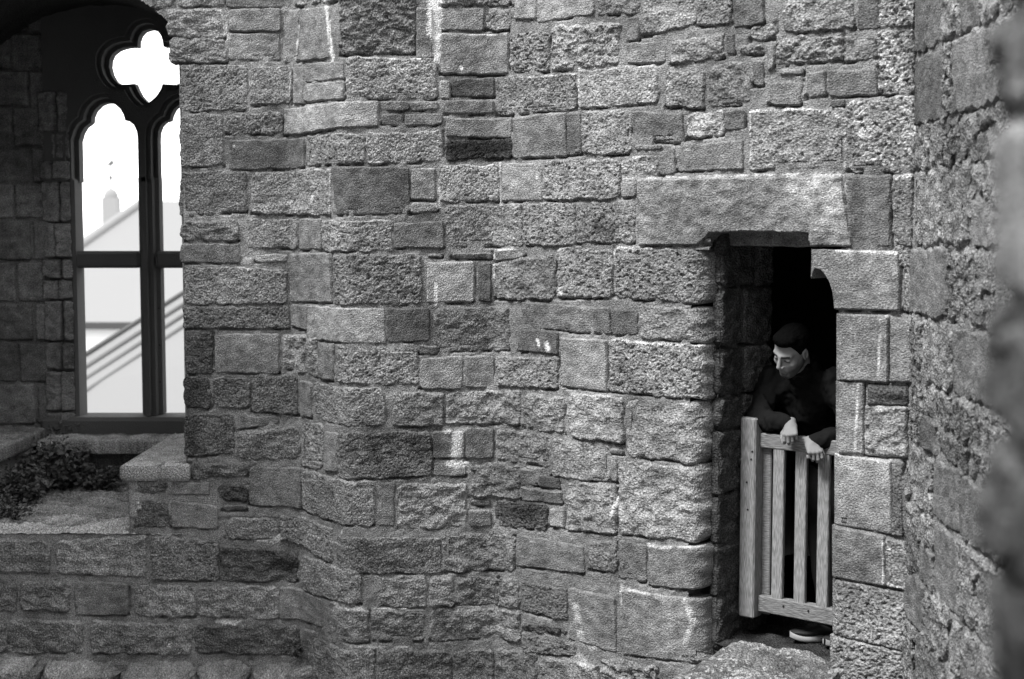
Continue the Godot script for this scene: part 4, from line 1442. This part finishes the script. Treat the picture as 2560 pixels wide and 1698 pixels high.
func smin(a: float, b: float, k: float) -> float:
	var h := clampf(0.5 + 0.5 * (b - a) / k, 0.0, 1.0)
	return lerpf(b, a, h) - k * h * (1.0 - h)


# Surface nets of a distance field inside a box; vertices are moved by place and added to out.
func nets(field: Callable, lo: Vector3, hi: Vector3, cell: float, place: Transform3D, paint: Callable, out: Dictionary) -> void:
	var nx := ceili((hi.x - lo.x) / cell) + 1
	var ny := ceili((hi.y - lo.y) / cell) + 1
	var nz := ceili((hi.z - lo.z) / cell) + 1
	var val := PackedFloat32Array()
	val.resize(nx * ny * nz)
	var B := 5
	var reach := cell * B * 0.9 + cell
	for bz in range(0, nz, B):
		for by in range(0, ny, B):
			for bx in range(0, nx, B):
				var mid: float = field.call(lo + Vector3(bx + B * 0.5, by + B * 0.5, bz + B * 0.5) * cell)
				var near := absf(mid) < reach * 1.35
				for z in range(bz, mini(bz + B, nz)):
					for y in range(by, mini(by + B, ny)):
						var row := (z * ny + y) * nx
						for x in range(bx, mini(bx + B, nx)):
							val[row + x] = field.call(lo + Vector3(x, y, z) * cell) if near else mid
	var ids := PackedInt32Array()
	ids.resize(nx * ny * nz)
	ids.fill(-1)
	var v: PackedVector3Array = out.v
	var n: PackedVector3Array = out.n
	var c: PackedColorArray = out.c
	var index: PackedInt32Array = out.i
	var sy := nx
	var sz := nx * ny
	var edges := [[0, 1], [2, 3], [4, 5], [6, 7], [0, 2], [1, 3], [4, 6], [5, 7], [0, 4], [1, 5], [2, 6], [3, 7]]
	for z in nz - 1:
		for y in ny - 1:
			for x in nx - 1:
				var o := z * sz + y * sy + x
				var inside := 0
				if val[o] < 0: inside += 1
				if val[o + 1] < 0: inside += 1
				if val[o + sy] < 0: inside += 1
				if val[o + sy + 1] < 0: inside += 1
				if val[o + sz] < 0: inside += 1
				if val[o + sz + 1] < 0: inside += 1
				if val[o + sz + sy] < 0: inside += 1
				if val[o + sz + sy + 1] < 0: inside += 1
				if inside == 0 or inside == 8:
					continue
				var e := [val[o], val[o + 1], val[o + sy], val[o + sy + 1], val[o + sz], val[o + sz + 1], val[o + sz + sy], val[o + sz + sy + 1]]
				var sum := Vector3.ZERO
				var count := 0
				for k in edges:
					var a: float = e[k[0]]
					var b: float = e[k[1]]
					if (a < 0) != (b < 0):
						var t := a / (a - b)
						var pa := Vector3(k[0] & 1, (k[0] >> 1) & 1, k[0] >> 2)
						var pb := Vector3(k[1] & 1, (k[1] >> 1) & 1, k[1] >> 2)
						sum += pa.lerp(pb, t)
						count += 1
				var p := lo + (Vector3(x, y, z) + sum / count) * cell
				var h := cell * 0.7
				var g := Vector3(field.call(p + Vector3(h, 0, 0)) - field.call(p - Vector3(h, 0, 0)), field.call(p + Vector3(0, h, 0)) - field.call(p - Vector3(0, h, 0)), field.call(p + Vector3(0, 0, h)) - field.call(p - Vector3(0, 0, h))).normalized()
				ids[o] = v.size()
				v.append(place * p)
				n.append(place.basis * g)
				c.append(grey(paint.call(p)))
	for z in range(1, nz - 1):
		for y in range(1, ny - 1):
			for x in range(1, nx - 1):
				var o := z * sz + y * sy + x
				var here := val[o] < 0
				for ax in 3:
					var step: int = [1, sy, sz][ax]
					if here == (val[o + step] < 0):
						continue
					var u: int = [sy, sz, 1][ax]
					var w: int = [sz, 1, sy][ax]
					var q := [ids[o], ids[o - u], ids[o - u - w], ids[o - w]]
					if q.min() < 0:
						continue
					if here:
						index.append_array([q[0], q[2], q[1], q[0], q[3], q[2]])
					else:
						index.append_array([q[0], q[1], q[2], q[0], q[2], q[3]])
	out.v = v
	out.n = n
	out.c = c
	out.i = index


func fresh() -> Dictionary:
	return {"v": PackedVector3Array(), "n": PackedVector3Array(), "c": PackedColorArray(), "i": PackedInt32Array()}


func bones_field(bones: Array, k: float, fold := 0.0) -> Callable:
	return func(p: Vector3) -> float:
		var d := 10.0
		for b in bones:
			var e := capsule(p, b[0], b[1], b[2], b[3])
			d = e if d > 9.0 else smin(d, e, k)
		if fold > 0.0:
			d += fine.get_noise_3d(p.x * 11.0, p.y * 7.0, p.z * 11.0) * fold
		return d


func bounds(bones: Array, pad: float) -> AABB:
	var box := AABB(bones[0][0], Vector3.ZERO)
	for b in bones:
		var r := maxf(b[2], b[3]) + pad
		for e in [b[0], b[1]]:
			box = box.merge(AABB(e - Vector3.ONE * r, Vector3.ONE * r * 2))
	return box


func W(x: float, h: float, d: float) -> Vector3:
	return Vector3(x, h, -d)


func head_field(p: Vector3) -> float:
	var q := Vector3(absf(p.x), p.y, p.z)
	var d := ellipsoid(p, Vector3(0, 0.035, -0.018), Vector3(0.077, 0.088, 0.1))
	d = smin(d, ellipsoid(p, Vector3(0, -0.045, 0.024), Vector3(0.06, 0.074, 0.068)), 0.03)
	d = smin(d, capsule(q, Vector3(0.05, -0.05, -0.005), Vector3(0.028, -0.098, 0.05), 0.016, 0.014), 0.025)
	d = smin(d, capsule(p, Vector3(-0.012, -0.104, 0.066), Vector3(0.012, -0.104, 0.066), 0.017, 0.017), 0.02)
	d = smin(d, capsule(q, Vector3(0.008, 0.02, 0.084), Vector3(0.046, 0.022, 0.066), 0.0095, 0.008), 0.022)
	d = smin(d, ellipsoid(q, Vector3(0.044, -0.028, 0.056), Vector3(0.02, 0.017, 0.02)), 0.02)
	d = maxf(d, -(ellipsoid(q, Vector3(0.032, -0.001, 0.098), Vector3(0.02, 0.013, 0.02)))) if d > -0.03 else d
	d = smin(d, ellipsoid(q, Vector3(0.032, -0.004, 0.072), Vector3(0.0165, 0.0125, 0.0135)), 0.004)
	d = smin(d, capsule(p, Vector3(0, 0.016, 0.088), Vector3(0, -0.03, 0.111), 0.0075, 0.0115), 0.01)
	d = smin(d, ellipsoid(q, Vector3(0.012, -0.036, 0.098), Vector3(0.009, 0.008, 0.011)), 0.006)
	d = smin(d, capsule(p, Vector3(-0.018, -0.064, 0.083), Vector3(0.018, -0.064, 0.083), 0.0065, 0.0065), 0.008)
	d = smin(d, capsule(p, Vector3(-0.015, -0.076, 0.081), Vector3(0.015, -0.076, 0.081), 0.008, 0.008), 0.008)
	d = maxf(d, -capsule(p, Vector3(-0.02, -0.0695, 0.093), Vector3(0.02, -0.0695, 0.093), 0.0022, 0.0022))
	var ear := ellipsoid(q, Vector3(0.079, -0.004, -0.012), Vector3(0.009, 0.032, 0.02))
	ear = maxf(ear, -ellipsoid(q, Vector3(0.088, 0.0, -0.008), Vector3(0.007, 0.02, 0.011)))
	d = smin(d, ear, 0.008)
	d = smin(d, capsule(p, Vector3(0, -0.06, -0.035), Vector3(0, -0.19, -0.075), 0.056, 0.062), 0.02)
	return d


func head_paint(p: Vector3) -> float:
	var x := absf(p.x)
	var skin := 0.26
	# brows, lips, short dark beard
	if p.z > 0.05 and absf(p.y - 0.019 - x * 0.05) < 0.0055 and x > 0.011 and x < 0.05:
		return 0.04
	if p.z > 0.06 and absf(p.y + 0.0695) < 0.011 and x < 0.02:
		return 0.2
	if p.z > 0.06 and absf(p.y + 0.003) < 0.0035 and x > 0.018 and x < 0.046:
		return 0.05
	if p.y < -0.045 + (0.05 - p.z) * 0.45 and p.y > -0.135 and p.z > -0.01:
		var f := clampf((-0.04 + (0.05 - p.z) * 0.45 - p.y) / 0.022, 0.0, 1.0)
		if p.z > 0.06 and p.y > -0.1 and x < 0.03:
			f *= 0.75
		return lerpf(skin, 0.075, f)
	return skin


func hair_field(p: Vector3) -> float:
	var d := ellipsoid(p, Vector3(0, 0.043, -0.022), Vector3(0.0825, 0.093, 0.105))
	d = smin(d, ellipsoid(p, Vector3(0.005, 0.1, 0.04), Vector3(0.062, 0.034, 0.052)), 0.02)
	d += fine.get_noise_3d(p.x * 70.0, p.y * 70.0, p.z * 30.0) * 0.004
	# cut along the hairline: forehead, temple, above the ear, nape
	var line := 0.074
	if p.z < 0.055:
		line = lerpf(0.074, 0.0, clampf((0.055 - p.z) / 0.04, 0.0, 1.0))
	if p.z < -0.03:
		line = lerpf(0.0, -0.075, clampf((-0.03 - p.z) / 0.03, 0.0, 1.0))
	return maxf(d, (line - p.y) * 0.8)


# wrist at the origin, fingers along +y, back of the hand +z, thumb on +x * side
func hand_bones(side: float) -> Array:
	var b := [[Vector3(0, -0.03, 0), Vector3(0, 0.015, 0), 0.026, 0.028]]
	var len := [0.072, 0.082, 0.077, 0.06]
	var r := [0.0095, 0.0098, 0.0092, 0.0082]
	for k in 4:
		var x: float = side * (0.031 - k * 0.0205)
		var root := Vector3(x, 0.088 - absf(k - 1.2) * 0.005, 0.004)
		b.append([Vector3(x * 0.55, 0.01, 0.0), root, 0.017, 0.0125])
		var bend := 0.9 + 0.15 * k
		var p := root
		for j in 3:
			var d := Vector3(side * (0.06 - 0.04 * k), cos(bend), -sin(bend)).normalized()
			var l: float = len[k] * [0.46, 0.31, 0.25][j]
			b.append([p, p + d * l, r[k] * (1.08 - 0.1 * j), r[k] * (0.98 - 0.1 * j)])
			p += d * l
			bend += 1.0
	b.append([Vector3(side * 0.018, 0.012, -0.006), Vector3(side * 0.045, 0.045, -0.018), 0.018, 0.0135])
	b.append([Vector3(side * 0.045, 0.045, -0.018), Vector3(side * 0.05, 0.075, -0.03), 0.0125, 0.0105])
	b.append([Vector3(side * 0.05, 0.075, -0.03), Vector3(side * 0.042, 0.098, -0.042), 0.0105, 0.0085])
	return b


func hand_field(bones: Array) -> Callable:
	return func(p: Vector3) -> float:
		var d := 10.0
		for i in bones.size():
			var b: Array = bones[i]
			var e := capsule(p, b[0], b[1], b[2], b[3])
			var palm: bool = b[2] > 0.0125
			d = e if d > 9.0 else smin(d, e, 0.012 if palm else 0.003)
		return d


func build_person() -> void:
	var man := thing("person", "person with dark hair and beard in a black jacket, leaning on the gate", "person", Vector3(1.66, -0.13, -7.3))
	var home := Transform3D(Basis(), -man.position)
	var pelvis := W(1.71, 0.80, 7.57)
	var chest := W(1.57, 1.07, 7.38)
	var neck := W(1.485, 1.23, 7.265)
	var head := W(1.396, 1.345, 7.12)
	var sh := [W(1.63, 1.175, 7.15), W(1.345, 1.165, 7.385)]
	var el := [W(1.70, 0.955, 7.0), W(1.262, 0.985, 7.25)]
	var wr := [W(1.466, 0.905, 6.965), W(1.386, 0.985, 7.05)]
	var hip := [W(1.775, 0.78, 7.5), W(1.64, 0.78, 7.62)]
	var kn := [W(1.74, 0.36, 7.32), W(1.62, 0.36, 7.42)]
	var an := [W(1.73, -0.03, 7.08), W(1.61, -0.03, 7.12)]
	var skin := func(_p: Vector3) -> float: return 0.205
	var cloth := func(_p: Vector3) -> float: return 0.014
	# body: one continuous surface under the clothes, head and hands on finer grids
	var body := [[pelvis, chest, 0.11, 0.115], [chest, neck, 0.11, 0.05], [chest, sh[0], 0.09, 0.05], [chest, sh[1], 0.09, 0.05], [neck, head + Vector3(0.04, -0.07, -0.05), 0.055, 0.05], [hip[0], hip[1], 0.09, 0.09]]
	var coat := [[pelvis, chest, 0.165, 0.155], [chest, neck, 0.15, 0.08], [neck, neck.lerp(head, 0.55) + Vector3(0.035, -0.035, -0.03), 0.088, 0.074], [chest, sh[0], 0.13, 0.078], [chest, sh[1], 0.13, 0.078], [hip[0], hip[1], 0.12, 0.12]]
	var legs := [[hip[0], hip[1], 0.105, 0.105]]
	for k in 2:
		body += [[sh[k], el[k], 0.046, 0.036], [el[k], wr[k], 0.036, 0.026], [hip[k], kn[k], 0.078, 0.05], [kn[k], an[k], 0.048, 0.035]]
		coat += [[sh[k], el[k], 0.072, 0.058], [el[k], wr[k].lerp(el[k], 0.12), 0.058, 0.042]]
		legs += [[hip[k], kn[k], 0.098, 0.07], [kn[k], an[k], 0.068, 0.052]]
	var out := fresh()
	var box := bounds(body, 0.03)
	nets(bones_field(body, 0.03), box.position, box.end, 0.016, home, skin, out)
	# head turned to its right and bowed
	var face := Vector3(-0.70, -0.48, 0.54).normalized()
	var left := Vector3(0.68, -0.2, 0.72)
	left = (left - face * left.dot(face)).normalized()
	var turn := Transform3D(Basis(left, face.cross(left), face), head)
	nets(head_field, Vector3(-0.1, -0.2, -0.15), Vector3(0.1, 0.14, 0.135), 0.0042, home * turn, head_paint, out)
	var dirs := [Vector3(0.12, -0.45, 0.85), Vector3(-0.22, -0.55, 0.80)]
	var backs := [Vector3(-0.05, 0.85, 0.5), Vector3(-0.25, 0.8, 0.55)]
	for k in 2:
		var y: Vector3 = dirs[k].normalized()
		var z: Vector3 = backs[k]
		z = (z - y * z.dot(y)).normalized()
		var fr := Transform3D(Basis(y.cross(z), y, z).scaled_local(Vector3.ONE * 0.9), wr[k] + Vector3(0, -0.004, 0.01))
		# the thumbs point towards each other
		var side := -1.0 if k == 0 else 1.0
		var hb := hand_bones(side)
		var bb := bounds(hb, 0.008)
		nets(hand_field(hb), bb.position, bb.end, 0.0032, home * fr, skin, out)
	var vc := plain(1.0, 0.6)
	vc.vertex_color_use_as_albedo = true
	vc.subsurf_scatter_enabled = false
	put("body", arrays_mesh(out.v, out.n, out.c, out.i), vc, man)
	var hair_look := plain(1.0, 1.0)
	hair_look.vertex_color_use_as_albedo = true
	hair_look.metallic_specular = 0.05
	var hair := fresh()
	nets(hair_field, Vector3(-0.1, -0.09, -0.15), Vector3(0.1, 0.16, 0.11), 0.005, home * turn, func(_p: Vector3) -> float: return 0.005, hair)
	put("hair", arrays_mesh(hair.v, hair.n, hair.c, hair.i), hair_look, man)
	var coat_cloth := plain(1.0, 0.85)
	coat_cloth.vertex_color_use_as_albedo = true
	coat_cloth.metallic_specular = 0.05
	var jacket := fresh()
	box = bounds(coat, 0.03)
	nets(bones_field(coat, 0.045, 0.026), box.position, box.end, 0.014, home, cloth, jacket)
	put("jacket", arrays_mesh(jacket.v, jacket.n, jacket.c, jacket.i), coat_cloth, man)
	# collar
	var st := SurfaceTool.new()
	st.begin(Mesh.PRIMITIVE_TRIANGLES)
	var up := (head - neck).normalized()
	tube(st, [home * (neck - up * 0.02), home * (neck + up * 0.045), home * (neck + up * 0.085)], [0.092, 0.084, 0.078], 20)
	st.generate_normals()
	var dark := plain(0.02, 0.85)
	put("collar", st.commit(), dark, man)
	var pants := fresh()
	box = bounds(legs, 0.03)
	nets(bones_field(legs, 0.03, 0.01), box.position, box.end, 0.018, home, func(_p: Vector3) -> float: return 0.02, pants)
	put("trousers", arrays_mesh(pants.v, pants.n, pants.c, pants.i), coat_cloth, man)
	# shoes: dark uppers on thick pale soles
	shoe(man, home, W(1.66, -0.128, 7.115), W(1.405, -0.128, 7.10), 0.33)
	shoe(man, home, W(1.775, -0.128, 7.12), W(1.552, -0.128, 6.955), 0.3)


func shoe(man: Node3D, home: Transform3D, heel: Vector3, toe: Vector3, sole_tone: float) -> void:
	var f := (toe - heel).normalized()
	var length := heel.distance_to(toe)
	var side := Vector3.UP.cross(f)
	var upper: Node3D = man
	for layer in [1, 0]:
		var v := PackedVector3Array()
		var index := PackedInt32Array()
		var rings := 26
		var around := 20
		for i in rings:
			var t := float(i) / (rings - 1)
			var w := 0.036 + 0.012 * sin(t * 2.6) - 0.006 * exp(-pow((t - 0.35) * 6.0, 2.0))
			w *= sqrt(clampf(1.0 - pow(absf(t * 2.0 - 1.0), 5.0), 0.02, 1.0))
			var spring := 0.022 * pow(maxf(0.0, t - 0.65) / 0.35, 2.0) + 0.004 * pow(maxf(0.0, 0.15 - t) / 0.15, 2.0)
			var low := spring if layer == 0 else spring + 0.03
			var high := low + 0.033 if layer == 0 else lerpf(0.105, 0.052, clampf(t * 1.5, 0.0, 1.0)) * sqrt(clampf(1.0 - pow(absf(t * 2.0 - 1.0), 6.0), 0.05, 1.0)) + low * 0.3
			for k in around:
				var a := TAU * k / around
				var x := signf(cos(a)) * pow(absf(cos(a)), 0.5 if layer == 0 else 0.8) * (w if layer == 0 else w * 0.94)
				var y := lerpf(low, maxf(high, low + 0.004), 0.5 + 0.5 * signf(sin(a)) * pow(absf(sin(a)), 0.5 if layer == 0 else 0.9))
				v.append(home * (heel + f * (t * length) + side * x + Vector3(0, y, 0)))
		for i in rings - 1:
			for k in around:
				var k2 := (k + 1) % around
				index.append_array([i * around + k, i * around + k2, (i + 1) * around + k, i * around + k2, (i + 1) * around + k2, (i + 1) * around + k])
		var st := SurfaceTool.new()
		st.create_from_arrays(arrays_mesh(v, PackedVector3Array(), PackedColorArray(), index).surface_get_arrays(0))
		st.generate_normals()
		var o := put("sole" if layer == 0 else "shoe", st.commit(), plain(sole_tone if layer == 0 else 0.03, 0.6), upper)
		upper = o


# ---------------------------------------------------------------- plants and the town outside

func weed(at: Vector3, height: float, spread: float, leaves: int, size: float, label: String) -> void:
	var o := thing("weed", label, "plant", at, "weeds in the window recess")
	var st := SurfaceTool.new()
	st.begin(Mesh.PRIMITIVE_TRIANGLES)
	var stems := SurfaceTool.new()
	stems.begin(Mesh.PRIMITIVE_TRIANGLES)
	var n_stems := maxi(6, leaves / 28)
	for k in n_stems:
		var a := rng.randf() * TAU
		var r := spread * sqrt(rng.randf())
		var tip := Vector3(cos(a) * r, height * rng.randf_range(0.35, 1.0) * (1.0 - 0.5 * r / spread), sin(a) * r)
		var root := Vector3(cos(a) * r * 0.35, -0.02, sin(a) * r * 0.35)
		var mid := root.lerp(tip, 0.5) + Vector3(0, height * 0.1, 0)
		tube(stems, [root, mid, tip], [0.004, 0.003, 0.0015], 4)
		for j in leaves / n_stems:
			var t := rng.randf_range(0.2, 1.05)
			var p := root.lerp(mid, t).lerp(mid.lerp(tip, t), t) + Vector3(rng.randfn(), rng.randfn(), rng.randfn()) * size * 0.6
			var d := Vector3(rng.randfn(), rng.randf_range(-0.6, 0.9), rng.randfn()).normalized()
			var w := d.cross(Vector3(rng.randfn(), 1.0, rng.randfn())).normalized()
			var l := size * rng.randf_range(0.6, 1.3)
			var g := 0.055 * rng.randf_range(0.5, 1.7)
			st.set_color(grey(g))
			var nn := w.cross(d)
			var m1 := p + d * l * 0.5 + w * l * 0.3 + nn * l * 0.1
			var m2 := p + d * l * 0.5 - w * l * 0.3 + nn * l * 0.1
			for q in [p, m1, p + d * l, p, p + d * l, m2]:
				st.add_vertex(q)
	st.generate_normals()
	stems.generate_normals()
	var leaf := plain(1.0, 0.6)
	leaf.vertex_color_use_as_albedo = true
	leaf.backlight_enabled = true
	leaf.backlight = grey(0.1)
	put("leaves", st.commit(), leaf, o).set_meta("kind", "stuff")
	put("stems", stems.commit(), plain(0.05), o).set_meta("kind", "stuff")


func build_plants() -> void:
	weed(Vector3(-3.08, 0.22, -9.45), 0.46, 0.26, 1500, 0.045, "bushy dark weed growing in the corner under the window jamb")
	weed(Vector3(-3.18, 0.21, -9.0), 0.30, 0.24, 1200, 0.04, "low leafy weed growing against the left window seat")
	weed(Vector3(-2.78, 0.22, -9.5), 0.22, 0.20, 800, 0.03, "small leafy weed in front of the shadowed riser")
	weed(Vector3(-3.10, 0.20, -8.62), 0.16, 0.2, 600, 0.028, "flat trailing weed at the front of the recess floor")
	weed(Vector3(-3.12, 0.50, -9.92), 0.26, 0.1, 300, 0.026, "thin weed climbing the base of the broken window jamb")
	var tuft := wall_path.at(0.73, -0.55, 0.04)
	weed(tuft, 0.08, 0.07, 160, 0.022, "tiny dark fern rooted in a joint at the foot of the wall")


func quad_face(st: SurfaceTool, p: Array) -> void:
	for q in [p[0], p[1], p[2], p[0], p[2], p[3]]:
		st.add_vertex(q)


func slab_mesh(p: Array, thick: Vector3) -> ArrayMesh:
	var st := SurfaceTool.new()
	st.begin(Mesh.PRIMITIVE_TRIANGLES)
	st.set_smooth_group(-1)
	var b := []
	for q in p:
		b.append(q + thick)
	quad_face(st, p)
	quad_face(st, [b[3], b[2], b[1], b[0]])
	for k in 4:
		quad_face(st, [p[k], b[k], b[(k + 1) % 4], p[(k + 1) % 4]])
	st.generate_normals()
	return st.commit()


func build_outside() -> void:
	var g := PlaneMesh.new()
	g.size = Vector2(900, 900)
	structure("ground", g, plain(0.25), Vector3(0, -7.0, 0))
	var slate := plain(0.165)
	var render := plain(0.72)
	var trim := plain(0.05)
	# long house with a hipped slate roof
	var a := thing("house", "pale rendered house with a long hipped roof and gutter darkened as eave shadow, far beyond the window", "house", W(-10, -7.0, 45), "houses beyond the window")
	var i := Transform3D(Basis(), -a.position)
	var el := W(-15.2, -0.65, 40)
	var er := W(4, -0.65, 40)
	var rl := W(-11.5, 2.85, 45)
	var rr := W(4, 2.85, 45)
	var bl := W(-15.2, -0.65, 50)
	var br := W(4, -0.65, 50)
	var down := Vector3(0, -0.12, 0)
	var front := put("roof", slab_mesh([i * el, i * rl, i * rr, i * er], down), slate, a)
	put("roof", slab_mesh([i * bl, i * br, i * rr, i * rl], down), slate, a)
	put("roof", slab_mesh([i * el, i * bl, i * rl, i * rl], down), slate, a)
	var st := SurfaceTool.new()
	st.begin(Mesh.PRIMITIVE_TRIANGLES)
	tube(st, [i * el, i * rl], [0.16, 0.16], 8)
	st.generate_normals()
	put("hip_tiles", st.commit(), plain(0.22), front)
	box_between(i * W(-14.8, -7.0, 49.6), i * W(3.8, -0.75, 40.5), "wall", render, a)
	box_between(i * W(-15.3, -0.84, 40.2), i * W(4.1, -0.64, 39.95), "gutter", trim, a)  # the strip's dark colour also paints in the eave shadow line
	# near building with a ribbed roof running up to the right
	var b := thing("house", "nearer low building with a ribbed pale roof, seen through the lower left light", "house", W(-5, -7.0, 20), "houses beyond the window")
	i = Transform3D(Basis(), -b.position)
	var e1 := W(-6.75, -0.35, 19.5)
	var r1 := W(-5.55, 0.95, 25.0)
	var e2 := W(-4.0, -1.0, 15.8)
	var r2 := W(-2.2, 0.5, 21.0)
	var ribbed := plain(0.135)
	var seamed := put("roof", slab_mesh([i * e1, i * r1, i * r2, i * e2], Vector3(0, -0.1, 0)), ribbed, b)
	for k in 4:
		var t: float = [0.0, 0.09, 0.17, 0.25, 0.36][k]
		st = SurfaceTool.new()
		st.begin(Mesh.PRIMITIVE_TRIANGLES)
		tube(st, [i * e1.lerp(e2, t) + Vector3(0, 0.03, 0), i * r1.lerp(r2, t) + Vector3(0, 0.03, 0)], [0.035, 0.035], 6)
		st.generate_normals()
		put("roof_rib", st.commit(), plain(0.075) if k == 0 else plain(0.115), seamed)
	put("wall", slab_mesh([i * (e1 + Vector3(0.1, -0.1, 0)), i * (e2 + Vector3(0, -0.1, -0.1)), i * (e2 + Vector3(0, -6.0, -0.1)), i * (e1 + Vector3(0.1, -6.6, 0))], Vector3(0.2, 0, -0.3)), render, b)
	put("wall", slab_mesh([i * (e1 + Vector3(0.1, -0.1, 0)), i * (r1 + Vector3(0.1, -0.1, 0)), i * Vector3(r1.x, -7, r1.z), i * Vector3(e1.x, -7, e1.z)], Vector3(0.3, 0, 0)), render, b)
	# dormer cheek on the ribbed roof
	box_between(i * W(-4.25, -1.6, 18.4), i * W(-3.3, -0.42, 17.0), "dormer", render, b)
	# turret with a weathervane
	var t := thing("turret", "slender domed turret with a weathervane finial beyond the rooftops", "turret", W(-19.55, -7.0, 70))
	box_between(Vector3(-0.37, 0, -0.37), Vector3(0.37, 10.5, 0.37), "turret_body", plain(0.22), t)
	var dome := SphereMesh.new()
	dome.radius = 0.37
	dome.height = 0.95
	var dm := put("dome", dome, plain(0.19), t)
	dm.position.y = 10.5
	st = SurfaceTool.new()
	st.begin(Mesh.PRIMITIVE_TRIANGLES)
	tube(st, [Vector3(0, 10.9, 0), Vector3(0, 11.35, 0), Vector3(0, 11.45, 0), Vector3(0, 11.6, 0), Vector3(0, 13.1, 0)], [0.06, 0.05, 0.14, 0.05, 0.03], 8)
	st.generate_normals()
	put("finial", st.commit(), plain(0.1), t)
	var vane := put("vane", slab_mesh([Vector3(-0.25, 12.0, 0), Vector3(0.12, 12.25, 0), Vector3(0.25, 12.05, 0), Vector3(0.0, 11.9, 0)], Vector3(0, 0, 0.03)), plain(0.1), t)
	vane.position.y = 0.1
